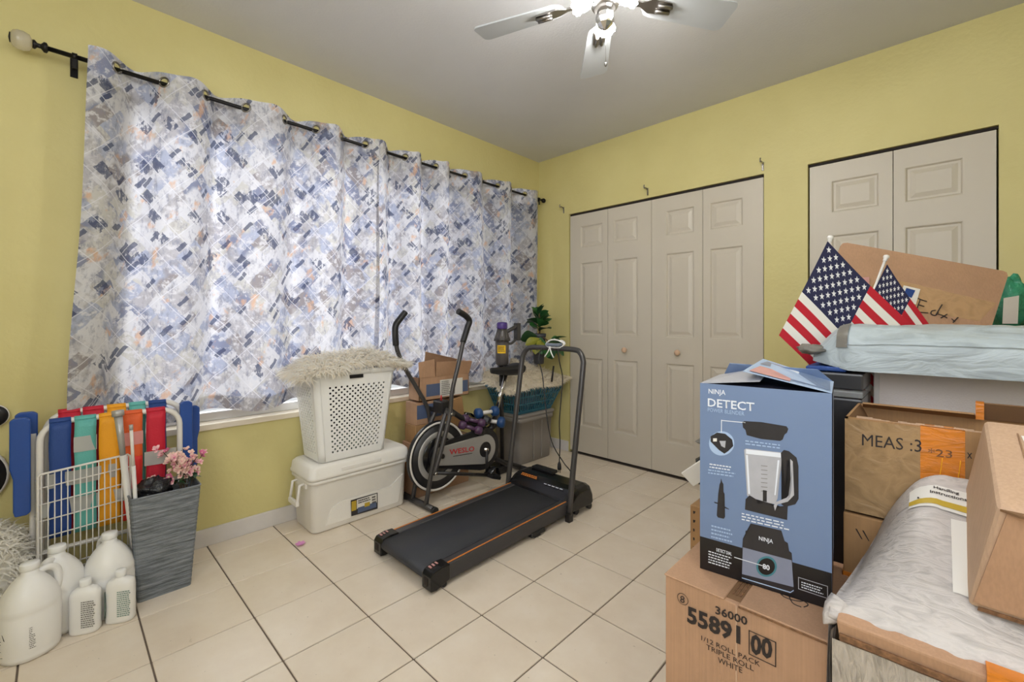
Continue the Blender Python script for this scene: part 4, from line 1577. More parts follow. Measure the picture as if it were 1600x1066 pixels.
def rug1(u, v):
    y = -2.235 + 0.60 * v
    x = 0.105 + 0.235 * u
    z = 0.888 - 0.02 * max(0, u - 0.75) + 0.048 * math.sin(PI * u) * math.sin(PI * min(1, max(0, v))) + 0.010 * math.sin(9 * v + 3 * u)
    x += 0.02 * math.sin(7 * v)
    if v < 0.13: z -= (0.13 - v) * 0.42
    if v > 0.88: z -= (v - 0.88) * 0.14
    return V((x, y, z))


pelt('fur_rug', 'cream shaggy fur rug folded flat on top of the white hamper', 'rug', rug1, 20, 40, 6500, 0.075, 12, ('fur_w', 'fur_tip'), (0.2, -1.93, 0.87))
b = MB()
for k in range(6):
    a = 2 * PI * k / 6
    b.mi = 0
    T = Matrix.Translation((0.335, -2.245, 0.004)) @ Matrix.Rotation(a, 4, 'Z') @ Matrix.Rotation(R(-12), 4, 'Y')
    b.poly([T @ V(p) for p in ((0, 0, 0), (0.012, -0.009, 0.001), (0.024, -0.005, 0.002), (0.025, 0.006, 0.001), (0.011, 0.009, 0.002))])
tag(rebase(b.done('fallen_blossom', 'petal_floor', solid=0.001)), 'single magenta blossom lying on the floor by the cooler corner', 'flower')

# ================================================================== BOXES BEHIND THE BIKE
def open_carton(name, label, lo, hi, m_, group=None, flaps=None, rz=0.0, mi='card_in'):
    c0 = V(((lo[0] + hi[0]) / 2, (lo[1] + hi[1]) / 2, lo[2]))
    t = thing(name, label, 'box', c0, group)
    b_ = MB()
    b_.box(lo, hi, 0.003, 1)
    b_.done('carton', m_, t)
    return t


bx = thing('shipping_box', 'open brown shipping box with white label and blue tape, atop the boxes behind the bike', 'box', (0.18, -1.26, 0.612), 'cartons behind the bike')
x0_, x1_, y0_, y1_, z0_, z1_ = 0.125, 0.245, -1.475, -1.055, 0.612, 0.765
b = MB()
b.box((x0_, y0_, z0_), (x1_, y1_, z0_ + 0.004)); b.box((x1_ - 0.004, y0_, z0_), (x1_, y1_, z1_)); b.box((x0_, y0_, z0_), (x0_ + 0.004, y1_, z1_)); b.box((x0_, y0_, z0_), (x1_, y0_ + 0.004, z1_)); b.box((x0_, y1_ - 0.004, z0_), (x1_, y1_, z1_))
b.done('carton', 'card', bx)
for P in ([(x1_, y0_ + 0.13, z1_), (x1_, y1_, z1_), (x1_ + 0.02, y1_ + 0.01, z1_ + 0.085), (x1_ + 0.02, y0_ + 0.12, z1_ + 0.10)],
          [(x1_, y0_, z1_), (x1_, y0_ + 0.125, z1_), (x1_ - 0.01, y0_ + 0.125, z1_ + 0.115), (x1_ - 0.01, y0_, z1_ + 0.10)],
          [(x0_ + 0.004, y0_ + 0.11, z1_), (x0_ + 0.004, y1_ - 0.05, z1_), (x0_ + 0.06, y1_ - 0.06, z1_ + 0.10), (x0_ + 0.06, y0_ + 0.09, z1_ + 0.165)],
          [(x0_, y1_, z1_), (x1_, y1_, z1_), (x1_, y1_ + 0.03, z1_ + 0.08), (x0_, y1_ + 0.03, z1_ + 0.08)]):
    n_ = (V(P[1]) - V(P[0])).cross(V(P[3]) - V(P[0])).normalized()
    b = MB(); b.prism(P, n_, 0.0035); b.done('flap', 'card', bx)
b = MB(); b.box((x1_ - 0.001, y0_ + 0.055, z0_ + 0.025), (x1_ + 0.0012, y1_ - 0.01, z0_ + 0.105)); b.done('tape', 'tape_blue', bx)
b = MB(); b.box((x1_ + 0.001, y0_ + 0.165, z0_ + 0.012), (x1_ + 0.0022, y1_ - 0.06, z0_ + 0.125)); lb = b.done('shipping_label', 'paper', bx)
lines_print('print', [(x1_ + 0.0024, y0_ + 0.175, z0_ + 0.118), (x1_ + 0.0024, y0_ + 0.25, z0_ + 0.118), (x1_ + 0.0024, y0_ + 0.25, z0_ + 0.02), (x1_ + 0.0024, y0_ + 0.175, z0_ + 0.02)], 8, 'ink_soft', lb, (1, 0, 0), 4)
b = MB()
rr = random.Random(3); z = z0_ + 0.02
while z < z0_ + 0.115:
    h_ = rr.choice((0.002, 0.004, 0.003)); b.poly([(x1_ + 0.0026, y0_ + 0.27, z), (x1_ + 0.0026, y0_ + 0.292, z), (x1_ + 0.0026, y0_ + 0.292, z + h_), (x1_ + 0.0026, y0_ + 0.27, z + h_)]); z += h_ + rr.choice((0.002, 0.003))
b.done('barcode', 'ink', lb, normals=False)

t = thing('shipping_box', 'brown box with blue tape directly under the open labelled box', 'box', (0.185, -1.31, 0.345), 'cartons behind the bike')
b = MB(); b.box((0.125, -1.50, 0.462), (0.25, -1.29, 0.605), 0.003, 1); b.done('carton', 'card', t)
b = MB(); b.box((0.2495, -1.495, 0.50), (0.2515, -1.30, 0.59)); b.done('tape', 'tape_blue', t)
t = thing('shipping_box', 'tilted brown box behind the dumbbells, under the open labelled box', 'box', (0.18, -1.18, 0.345), 'cartons behind the bike')
b = MB(); b.box((-0.055, -0.09, 0), (0.06, 0.09, 0.22), 0.003, 1, Matrix.Translation((0.19, -1.175, 0.375)) @ Matrix.Rotation(R(9), 4, 'X')); b.done('carton', 'card_d', t)
t = thing('shipping_box', 'plain brown box at the bottom of the boxes behind the bike', 'box', (0.18, -1.3, 0), 'cartons behind the bike')
b = MB(); b.box((0.10, -1.51, 0), (0.262, -1.07, 0.342), 0.004, 1); b.done('carton', 'card', t)
t = thing('shipping_box', 'slim brown box lying between the taped box and the bottom box', 'box', (0.18, -1.4, 0.343), 'cartons behind the bike')
b = MB(); b.box((0.125, -1.505, 0.343), (0.252, -1.275, 0.461), 0.003, 1); b.done('carton', 'card_d', t)

# ================================================================== EXERCISE BIKE
BX = 0.38
bk = thing('exercise_bike', 'upright exercise bike with spoked-free fan wheel, moving arms and silver guard', 'exercise bike', (BX, -1.1, 0))
bk['label'] = 'black and silver exercise bike with large disc wheel and moving handle arms'
WC = V((BX, -1.43, 0.285)); WR = 0.218
b = MB(); b.lathe([(WR - 0.03, -0.014), (WR - 0.004, -0.018), (WR, -0.012), (WR, 0.012), (WR - 0.004, 0.018), (WR - 0.03, 0.014)], WC, 64, (1, 0, 0)); b.done('tyre', 'blk', bk)
b = MB(); b.lathe([(WR - 0.016, 0.016), (WR - 0.012, 0.0205), (WR - 0.006, 0.0205), (WR - 0.003, 0.017)], WC, 64, (1, 0, 0), cap=False); b.done('rim_trim', 'tube_w', bk)
b = MB(); b.lathe([(WR - 0.014, -0.012), (WR - 0.014, 0.0145), (0.01, 0.0145), (0.01, -0.012)], WC, 64, (1, 0, 0)); b.done('wheel_disc', 'blk', bk)
b = MB(); b.lathe([(0.120, 0.0145), (0.122, 0.0175), (0.152, 0.0175), (0.154, 0.0145)], WC, 64, (1, 0, 0), cap=False); b.done('ring_band', 'silver', bk)
b = MB(); b.lathe([(0.118, 0.0145), (0.115, 0.019), (0.02, 0.024), (0.001, 0.024)], WC, 48, (1, 0, 0), cap=False); b.done('wheel_hub', 'blk_gloss', bk)
# guard
GX = BX + 0.045
A0 = onx(689, 713, GX); B0 = onx(757, 702, GX)


def stadium(A, B, ra, rb, n_=14):
    d = V((0, B.y - A.y, B.z - A.z)); Ld = d.length; a0 = math.atan2(d.z, d.y)
    k = math.acos((ra - rb) / Ld)
    out = []
    for i in range(n_ + 1):
        t = a0 + k + (2 * PI - 2 * k) * i / n_
        out.append((A.x, A.y + ra * math.cos(t), A.z + ra * math.sin(t)))
    for i in range(n_ + 1):
        t = a0 - k + 2 * k * i / n_
        out.append((A.x, B.y + rb * math.cos(t), B.z + rb * math.sin(t)))
    return out


b = MB(); b.prism(stadium(A0 - V((0.028, 0, 0)), B0 - V((0.028, 0, 0)), 0.075, 0.142), (1, 0, 0), 0.022); b.done('inner_guard', 'blk', bk)
b = MB(); b.prism(stadium(A0 - V((0.006, 0, 0)), B0 - V((0.006, 0, 0)), 0.058, 0.100), (1, 0, 0), 0.014)
g_ = b.done('chain_guard', 'silver', bk)
m2 = g_.modifiers.new('b', 'BEVEL'); m2.width = 0.006; m2.segments = 3; m2.limit_method = 'ANGLE'
gx = GX + 0.0085
b = MB(); b.lathe([(0.052, 0), (0.05, 0.003), (0.044, 0.004), (0.042, 0)], V((gx, B0.y, B0.z)), 36, (1, 0, 0), cap=False); b.lathe([(0.044, 0.001), (0.001, 0.002)], V((gx, B0.y, B0.z)), 36, (1, 0, 0), cap=False); b.done('crank_plate', 'gun2', g_)
b = MB(); b.lathe([(0.016, -0.002), (0.015, 0.006), (0.007, 0.008), (0.001, 0.008)], V((gx, A0.y + 0.005, A0.z)), 20, (1, 0, 0), cap=False); b.done('axle_cap', 'blk', g_)
qa = onx(702, 711, gx); qb = onx(741, 705, gx)
dl = (qb - qa)
lettering('lettering', 'WESLO', qa + V((0.001, 0, 0)), dl, V((0, -dl.z * 0.0, 1)), 0.034, dl.length, 'red_let', g_, 0.0006, 0.02)
b = MB(); b.poly([qa + V((0.0015, 0.03, -0.014)), qb + V((0.0015, -0.02, -0.008)), qb + V((0.0015, -0.02, -0.012)), qa + V((0.0015, 0.03, -0.018))]); b.done('underline_print', 'ink', g_, normals=False)
# crank, pedals, link
PX = BX + 0.11
P_ped = onx(766, 743, PX)
b = MB(); b.cyl((BX - 0.09, B0.y, B0.z), (BX + 0.075, B0.y, B0.z), 0.012); b.done('crank_axle', 'chrome', bk)
b = MB(); b.cyl((BX + 0.068, B0.y, B0.z), (PX - 0.035, P_ped.y, P_ped.z), 0.010, 0.009); b.done('crank_arm', 'gun2', bk)
o_y, o_z = 2 * B0.y - P_ped.y, 2 * B0.z - P_ped.z
b = MB(); b.cyl((BX - 0.08, B0.y, B0.z), (BX - 0.09, o_y, o_z), 0.010, 0.009); b.done('crank_arm', 'gun2', bk)


def pedal(c, tilt):
    T = Matrix.Translation(c) @ Matrix.Rotation(tilt, 4, 'X')
    m_ = MB()
    m_.box((-0.045, -0.042, -0.012), (0.045, 0.042, 0.012), 0.006, 2, T)
    for k in range(4):
        m_.box((-0.04, -0.04 + 0.022 * k, 0.012), (0.04, -0.032 + 0.022 * k, 0.016), 0, 1, T)
    p_ = m_.done('pedal', 'blk', bk)
    m_ = MB()
    m_.grid(lambda u, v: T @ V((-0.03 + 0.06 * v, -0.046 + 0.092 * u, 0.013 + 0.05 * math.sin(PI * u))), 12, 2)
    m_.done('pedal_strap', 'blk_gloss', p_, solid=0.003)


pedal(P_ped + V((0.02, 0, 0)), R(-20))
pedal(V((BX - 0.13, o_y, o_z)), R(10))
# front frame: foot, upright, top
ff = MB(); ff.tube([(0.20, -1.56, 0.022), (0.53, -1.56, 0.022)], 0.019, 12); ff.done('front_foot', 'gun', bk)
for xx in (0.20, 0.53):
    b = MB(); b.cyl((xx - 0.012, -1.56, 0.021), (xx + 0.012, -1.56, 0.021), 0.021, n=14); b.done('foot_cap', 'blk', bk)
UPX = BX + 0.07
for sx_ in (1, -1):
    xx = BX + 0.07 * sx_
    b = MB(); b.tube([(xx, -1.565, 0.03), (xx, -1.508, 0.30), (xx - 0.01 * sx_, -1.45, 0.46), (xx - 0.02 * sx_, -1.39, 0.585)], 0.0135, 12, sub=3); b.done('front_upright', 'gun', bk)
b = MB(); b.cyl((BX - 0.13, -1.40, 0.56), (BX + 0.125, -1.40, 0.56), 0.0145, n=14); b.done('pivot_tube', 'gun', bk)
b = MB(); b.box((BX - 0.05, -1.43, 0.55), (BX + 0.05, -1.36, 0.63), 0.01, 2); b.done('head_bracket', 'gun2', bk)
b = MB(); b.cyl((BX, -1.40, 0.63), (BX, -1.40, 0.662), 0.007, 0.004, 10); b.done('tension_knob', 'red_let', bk)
b = MB(); b.tube([(BX, -1.38, 0.59), (BX, -1.20, 0.47), (BX, -1.06, 0.40), (BX, -0.99, 0.36)], 0.018, 12, sub=3); b.done('main_beam', 'gun2', bk)
b = MB(); b.tube([(BX, -0.99, 0.37), (BX, -0.90, 0.40)], 0.02, 12); b.done('beam_joint', 'gun2', bk)
b = MB(); b.tube([(BX, -1.04, 0.22), (BX, -0.80, 0.08), (BX, -0.66, 0.028)], 0.017, 12); b.done('rear_stay', 'gun2', bk)
b = MB(); b.tube([(0.18, -0.655, 0.022), (0.555, -0.655, 0.022)], 0.019, 12); b.done('rear_foot', 'gun2', bk)
SP0 = V((BX, -0.965, 0.36)); SP1 = V((BX, -0.815, 0.742))
b = MB(); b.cyl(SP0 - V((0, 0.06, 0.12)), SP0.lerp(SP1, 0.35), 0.019, n=14); b.done('seat_tube', 'gun2', bk)
b = MB(); b.cyl(SP0.lerp(SP1, 0.3), SP1, 0.0135, n=14); b.done('seat_post', 'chrome', bk)
b = MB(); b.lathe([(0.006, 0), (0.018, 0.006), (0.022, 0.02), (0.018, 0.034), (0.001, 0.038)], SP0.lerp(SP1, 0.33) + V((-0.03, 0.0, 0)), 14, (-1, 0.3, 0)); b.done('adjust_knob', 'blk', bk)
# saddle
b = MB()
sec = []
for k in range(13):
    t = k / 12
    y = -0.975 + 0.30 * t
    wd_ = 0.016 + 0.095 * (t ** 1.7) * (1 if t < 0.92 else (1 - (t - 0.92) * 4))
    if k == 0: wd_ = 0.006
    zc = 0.790 - 0.01 * math.sin(PI * t)
    th = 0.020 + 0.030 * t
    ring_ = []
    for q in range(16):
        a = 2 * PI * q / 16
        ring_.append(b.bm.verts.new((BX + wd_ * math.cos(a), y, zc + th * math.sin(a) * (0.7 if math.sin(a) > 0 else 1.25))))
    sec.append(ring_)
b.skin(sec)
b.done('saddle', 'blk', bk, subsurf=1)


def lever(sx_, pts, grip):
    m_ = MB(); m_.tube(pts, 0.0135, 12, sub=5); lv = m_.done('handle_arm', 'gun', bk)
    m_ = MB(); m_.tube(grip, 0.0195, 14, sub=6); m_.done('grip', 'blk', lv)


# right arm (near) and left arm (far)
lever(1, [(0.485, -1.53, 0.215), (0.487, -1.47, 0.38), (0.489, -1.415, 0.56), (0.492, -1.40, 0.70), (0.497, -1.35, 0.88), (0.5, -1.315, 1.02)],
      [(0.5, -1.322, 1.0), (0.5, -1.285, 1.09), (0.5, -1.268, 1.135), (0.5, -1.30, 1.168), (0.5, -1.36, 1.196)])
lever(-1, [(0.262, -1.39, 0.40), (0.262, -1.42, 0.56), (0.262, -1.50, 0.70), (0.262, -1.585, 0.83), (0.262, -1.64, 0.94), (0.262, -1.655, 1.0)],
      [(0.262, -1.655, 0.985), (0.262, -1.66, 1.06), (0.262, -1.655, 1.11), (0.262, -1.62, 1.155), (0.262, -1.588, 1.19)])
b = MB(); b.tube([(0.498, -1.52, 0.225), (0.498, P_ped.y - 0.01, P_ped.z + 0.005)], 0.011, 10); b.done('link_rod', 'gun2', bk)
b = MB(); b.lathe([(0.011, 0), (0.011, 0.006), (0.006, 0.009), (0.001, 0.009)], (0.499, -1.527, 0.222), 12, (1, 0, 0)); b.done('bolt', 'chrome', bk)
b = MB(); b.lathe([(0.009, 0), (0.009, 0.006), (0.005, 0.009), (0.001, 0.009)], (0.503, -1.413, 0.562), 12, (1, 0, 0)); b.done('bolt', 'chrome', bk)

# ---- dumbbells resting on the bike beam
def dumbbell(label, c, d, m_, r_, L_, bar='chrome', hexa=False):
    d = V(d).normalized(); c = V(c)
    t = thing('dumbbell', label, 'dumbbell', c, 'dumbbells piled on the bike')
    m1 = MB(); m1.cyl(c - d * L_ * 0.36, c + d * L_ * 0.36, 0.0135, n=12); m1.done('bar', bar, t)
    for s_ in (-1, 1):
        p = c + d * (L_ * 0.36 * s_)
        m1 = MB()
        m1.lathe([(0.001, -0.026), (r_ * 0.75, -0.024), (r_, -0.014), (r_, 0.014), (r_ * 0.75, 0.024), (0.001, 0.026)], p, 6 if hexa else 20, d)
        m1.done('weight', m_, t, smooth=not hexa)


dumbbell('upper blue dumbbell with white bar on the bike', (0.40, -1.025, 0.50), (0.25, 1, 0.02), 'db_blue', 0.036, 0.18, 'tube_w')
dumbbell('lower blue dumbbell, right of the purple ones on the bike', (0.41, -0.975, 0.43), (0.9, 0.5, -0.05), 'db_blue', 0.038, 0.17, 'tube_w')
dumbbell('upper purple dumbbell lying on the bike beam', (0.41, -1.155, 0.465), (0.55, 0.8, -0.30), 'db_purple', 0.026, 0.16, 'db_purple')
dumbbell('lower purple dumbbell lying on the bike beam', (0.42, -1.19, 0.425), (0.5, 0.8, -0.35), 'db_purple', 0.027, 0.16, 'db_purple')
dumbbell('black six-sided dumbbell between the blue and purple ones', (0.415, -1.07, 0.415), (0.2, 0.5, 1), 'blk', 0.033, 0.13, 'blk', True)

# ================================================================== TOTE, BASKET, VACUUM, PLANT
tt = thing('storage_tote', 'tall grey plastic storage tote on the floor in the window corner', 'tote', (0.16, -0.385, 0))
b = MB(); b.skin([rr_box(b, 0.02 + i, 0.32 - i, -0.60 + i, -0.185 - i, z, 0.03) for i, z in ((0.022, 0), (0.016, 0.006), (0.010, 0.15), (0.004, 0.33), (-0.004, 0.332), (-0.006, 0.372))]); b.done('body', 'tote', tt)
b = MB(); b.skin([rr_box(b, 0.02 + i, 0.32 - i, -0.60 + i, -0.185 - i, z, 0.03) for i, z in ((-0.010, 0.373), (-0.013, 0.378), (-0.013, 0.392), (-0.008, 0.398), (0.02, 0.398))]); b.done('lid', 'tote', tt)
for y in (-0.43, -0.33):
    b = MB(); b.box((0.306, y - 0.004, 0.02), (0.318, y + 0.004, 0.325), 0.002, 1); b.done('rib', 'tote', tt)

lb_ = thing('laundry_basket', 'teal plastic laundry basket with slotted sides, standing on the grey tote', 'basket', (0.19, -0.39, 0.4))
BB = (0.06, 0.30, -0.60, -0.20, 0.400); BT = (0.03, 0.375, -0.69, -0.115, 0.615)


def bp_(side, u, z):
    t = (z - BB[4]) / (BT[4] - BB[4])
    a0_, a1_, c0_, c1_ = [BB[k] + (BT[k] - BB[k]) * t for k in range(4)]
    if side == 0: return V((a1_, c0_ + (c1_ - c0_) * u, z))
    if side == 1: return V((a1_ - (a1_ - a0_) * u, c1_, z))
    if side == 2: return V((a0_, c1_ - (c1_ - c0_) * u, z))
    return V((a0_ + (a1_ - a0_) * u, c0_, z))


for sd, nu_ in ((0, 18), (1, 11), (2, 18), (3, 11)):
    b = MB()
    zl = [0.402, 0.425, 0.475, 0.487, 0.535, 0.547, 0.585, 0.612]
    for j in range(7):
        if j in (1, 3, 5):
            for i in range(nu_):
                u0, u1 = (i + 0.0) / nu_, (i + 0.42) / nu_
                b._f([b.bm.verts.new(bp_(sd, u, z)) for u, z in ((u0, zl[j]), (u1, zl[j]), (u1, zl[j + 1]), (u0, zl[j + 1]))])
            b._f([b.bm.verts.new(bp_(sd, u, z)) for u, z in ((1 - 0.3 / nu_, zl[j]), (1, zl[j]), (1, zl[j + 1]), (1 - 0.3 / nu_, zl[j + 1]))])
        else:
            b._f([b.bm.verts.new(bp_(sd, u, z)) for u, z in ((0, zl[j]), (1, zl[j]), (1, zl[j + 1]), (0, zl[j + 1]))])
    b.done('slotted_side', 'teal', lb_, solid=0.004)
b = MB(); b.skin([rr_box(b, BB[0] + i, BB[1] - i, BB[2] + i, BB[3] - i, z, 0.01) for i, z in ((0.004, 0.3985), (0.0, 0.4045))]); b.done('base', 'teal', lb_)
b = MB(); b.skin([rr_box(b, BT[0] + i, BT[1] - i, BT[2] + i, BT[3] - i, z, 0.03) for i, z in ((0.003, 0.605), (-0.014, 0.607), (-0.016, 0.619), (-0.006, 0.622), (0.004, 0.619))], cap=False, close=True); b.done('rim', 'teal', lb_)
tag(rebase(rock((0.18, -0.40, 0.50), (0.10, 0.17, 0.085), 0.3, 21, 22, 14, 4).done('clothes', 'pr_mid')), 'grey blue clothes bundled inside the teal basket', 'clothes')


def rug2(u, v):
    # peaked pelt tumbling over the basket towards the room
    y = -0.80 + 0.72 * v
    x = 0.03 + 0.375 * u
    pk = math.exp(-((v - 0.50) / 0.36) ** 2)
    z = 0.645 + 0.165 * pk * (1 - u ** 1.6) + 0.01 * math.sin(8 * v + 5 * u)
    z -= 0.03 * u
    if v > 0.75: z += (v - 0.75) * 0.12
    return V((x, y, z))


pelt('fur_rug', 'ivory shaggy fur rug heaped over the teal laundry basket', 'rug', rug2, 16, 30, 7000, 0.048, 15, ('fur_c', 'fur_tip'), (0.2, -0.42, 0.63))
b = MB()
b.tube([onx(862, 597, 0.405), onx(865, 572, 0.405)], 0.0075, 10, sub=0)
tag(rebase(b.done('comb', 'gun2')), 'slim dark comb standing in the ivory fur over the basket', 'comb')

# vacuum
VX, VY = 0.30, -0.775
vc = thing('stick_vacuum', 'cordless stick vacuum with purple cap and yellow sticker, behind the bike seat', 'vacuum', (VX, VY, 0))
b = MB(); b.cyl((VX, VY, 0.05), (VX, VY - 0.01, 0.80), 0.016, n=14); b.done('wand', 'gun2', vc)
b = MB(); b.box((VX - 0.10, VY - 0.07, 0), (VX + 0.04, VY + 0.05, 0.055), 0.015, 3); b.done('floor_head', 'gun2', vc)
b = MB(); b.lathe([(0.034, 0.80), (0.049, 0.815), (0.050, 0.90), (0.051, 0.985)], (VX, VY, 0), 28); b.done('dust_bin', 'vac', vc)
b = MB(); b.lathe([(0.052, 0.985), (0.062, 0.99), (0.062, 1.005), (0.052, 1.012), (0.044, 1.05), (0.038, 1.075)], (VX, VY, 0), 28); b.done('motor_body', 'gun', vc)
for k in range(12):
    a = 2 * PI * k / 12
    c, s_ = math.cos(a), math.sin(a)
    b = MB(); b.cyl((VX + 0.057 * c, VY + 0.057 * s_, 0.985), (VX + 0.036 * c, VY + 0.036 * s_, 1.055), 0.010, 0.007, 8); b.done('cyclone', 'vac', vc)
b = MB(); b.lathe([(0.036, 1.075), (0.040, 1.08), (0.040, 1.115), (0.035, 1.125), (0.001, 1.128)], (VX, VY, 0), 28); b.done('cap', 'purple', vc)
b = MB(); b.tube([(VX + 0.02, VY + 0.03, 1.055), (VX + 0.03, VY + 0.10, 1.085), (VX + 0.03, VY + 0.125, 1.10)], 0.015, 10, sub=3)
b.box((VX + 0.008, VY + 0.115, 0.985), (VX + 0.05, VY + 0.155, 1.12), 0.006, 2)
b.tube([(VX + 0.03, VY + 0.12, 0.995), (VX + 0.02, VY + 0.08, 0.965), (VX + 0.02, VY + 0.045, 0.965)], 0.01, 10, sub=3)
b.done('handle', 'gun', vc)
c, s_ = 0.62, -0.78
P0 = V((VX + 0.0445 * c, VY + 0.0445 * s_, 0.92)); U = V((0.78, 0.62, 0))
b = MB()
for k in range(6):
    a0_, a1_ = R(-51 - 36 + 12 * k), R(-51 - 36 + 12 * (k + 1))
    b.poly([(VX + 0.0520 * math.cos(a), VY + 0.0520 * math.sin(a), z) for a, z in ((a0_, 0.895), (a1_, 0.895), (a1_, 0.955), (a0_, 0.955))])
sk = b.done('sticker', 'yellow', vc, normals=False)
print_block(sk, VX, VY, 0.0528, R(-80), R(-20), 0.905, 0.948, 4, 'ink', 5)


# plant
def leaf_mesh(L_, W_, m_, seed):
    b_ = MB()
    r_ = random.Random(seed)
    cu, tw = r_.uniform(0.15, 0.4), r_.uniform(-.2, .2)

    def fn(u, v):
        wd = math.sin(PI * min(1, u * 0.96 + 0.04) ** 1.35) ** 0.75
        y = (v - .5) * W_ * wd
        return V((L_ * u, y, -cu * L_ * u * u + abs(v - .5) * W_ * 0.28 * wd + tw * y * u + 0.003 * math.sin(14 * u) * abs(v - .5)))
    b_.grid(fn, 8, 4)
    me = bpy.data.meshes.new('leaf')
    b_.bm.to_mesh(me); b_.bm.free()
    me.materials.append(M[m_])
    return me


pl_ = thing('potted_plant', 'artificial fiddle-leaf plant in a slate pot, in the corner behind the treadmill bar', 'plant', (0.25, -0.27, 0.775))
PP = V((0.24, -0.28, 0.0))
b = MB(); b.lathe([(0.035, 0.775), (0.042, 0.78), (0.056, 1.0), (0.060, 1.005), (0.060, 1.03), (0.053, 1.03), (0.05, 1.01), (0.001, 1.01)], PP, 28); b.done('pot', 'pot', pl_)
lm = [leaf_mesh(0.155, 0.125, 'leaf', 1), leaf_mesh(0.14, 0.115, 'leaf2', 2), leaf_mesh(0.15, 0.10, 'leaf', 3), leaf_mesh(0.14, 0.08, 'leaf3', 4)]
pr = random.Random(11)
b = MB(); b.tube([PP + V((0, 0, 1.0)), PP + V((0.005, 0.01, 1.08)), PP + V((0, 0, 1.2))], 0.006, 8, sub=3); b.done('stem', 'stem', pl_)


def leaf_at(p, az, pitch, k, s_):
    o = bpy.data.objects.new('leaf', lm[k]); col.objects.link(o); o.parent = pl_
    o.location = MW[pl_.name].inverted() @ V(p)
    o.rotation_euler = (R(pr.uniform(-55, 55)), -R(pitch), R(az))
    o.scale = (s_, s_, s_)


for k in range(20):
    t = k / 19
    leaf_at(PP + V((0, 0, 1.05 + 0.15 * t)), k * 137.5 + pr.uniform(-15, 15), 28 + 52 * t + pr.uniform(-12, 12), pr.choice((0, 1, 2, 1)), 0.95 - 0.3 * t)
b = MB(); b.tube([PP + V((0.02, -0.02, 1.01)), PP + V((0.07, 0.0, 0.99)), PP + V((0.10, 0.05, 0.93))], 0.005, 8, sub=3); b.done('stem', 'stem', pl_)
for k, (dx, dy, dz, az, pt_, q) in enumerate(((0.085, 0.03, 0.965, 45, 25, 0), (0.10, 0.05, 0.95, 30, -10, 1), (0.09, 0.04, 0.94, 20, -45, 2), (0.08, 0.03, 0.95, 70, 5, 0), (0.08, 0.0, 0.95, 0, -55, 1), (0.07, 0.0, 0.96, -30, -50, 2), (0.1, 0.06, 0.94, 55, -35, 2), (0.06, -0.03, 0.98, -60, -30, 3), (0.03, -0.06, 0.99, -62, -62, 3), (0.0, -0.06, 1.0, -100, -60, 3), (0.05, -0.04, 1.0, -40, -64, 2), (0.05, -0.05, 0.99, -110, -15, 3), (0.03, -0.06, 1.01, -150, 0, 1))):
    leaf_at(PP + V((dx, dy, dz)), az, pt_, q, 0.95)

# ================================================================== TREADMILL
tm = thing('treadmill', 'flat black walking treadmill with orange side stripes and grey hoop handle', 'treadmill', (0.9, -1.45, 0))


def deck_top(y): return 0.086 + 0.016 * (y + 2.0)


b = MB()
b.hexa([(0.735, -1.995, 0.03), (1.095, -1.995, 0.03), (1.095, -1.0, 0.05), (0.735, -1.0, 0.05), (0.735, -1.995, deck_top(-1.995) - 0.004), (1.095, -1.995, deck_top(-1.995) - 0.004), (1.095, -1.0, deck_top(-1.0) - 0.004), (0.735, -1.0, deck_top(-1.0) - 0.004)])
b.done('deck', 'blk', tm)
b = MB()
pts = [(-1.0, deck_top(-1.0))]
for k in range(9):
    a = PI / 2 + PI * k / 8
    pts.append((-2.0 + 0.026 * math.cos(a), deck_top(-2.0) - 0.026 + 0.026 * math.sin(a)))
pts.append((-1.9, 0.035))


def beltfn(u, v):
    i = min(len(pts) - 2, int(v * (len(pts) - 1) + 1e-6)); f = v * (len(pts) - 1) - i
    return V((0.742 + 0.346 * u, pts[i][0] + (pts[i + 1][0] - pts[i][0]) * f, pts[i][1] + (pts[i + 1][1] - pts[i][1]) * f))


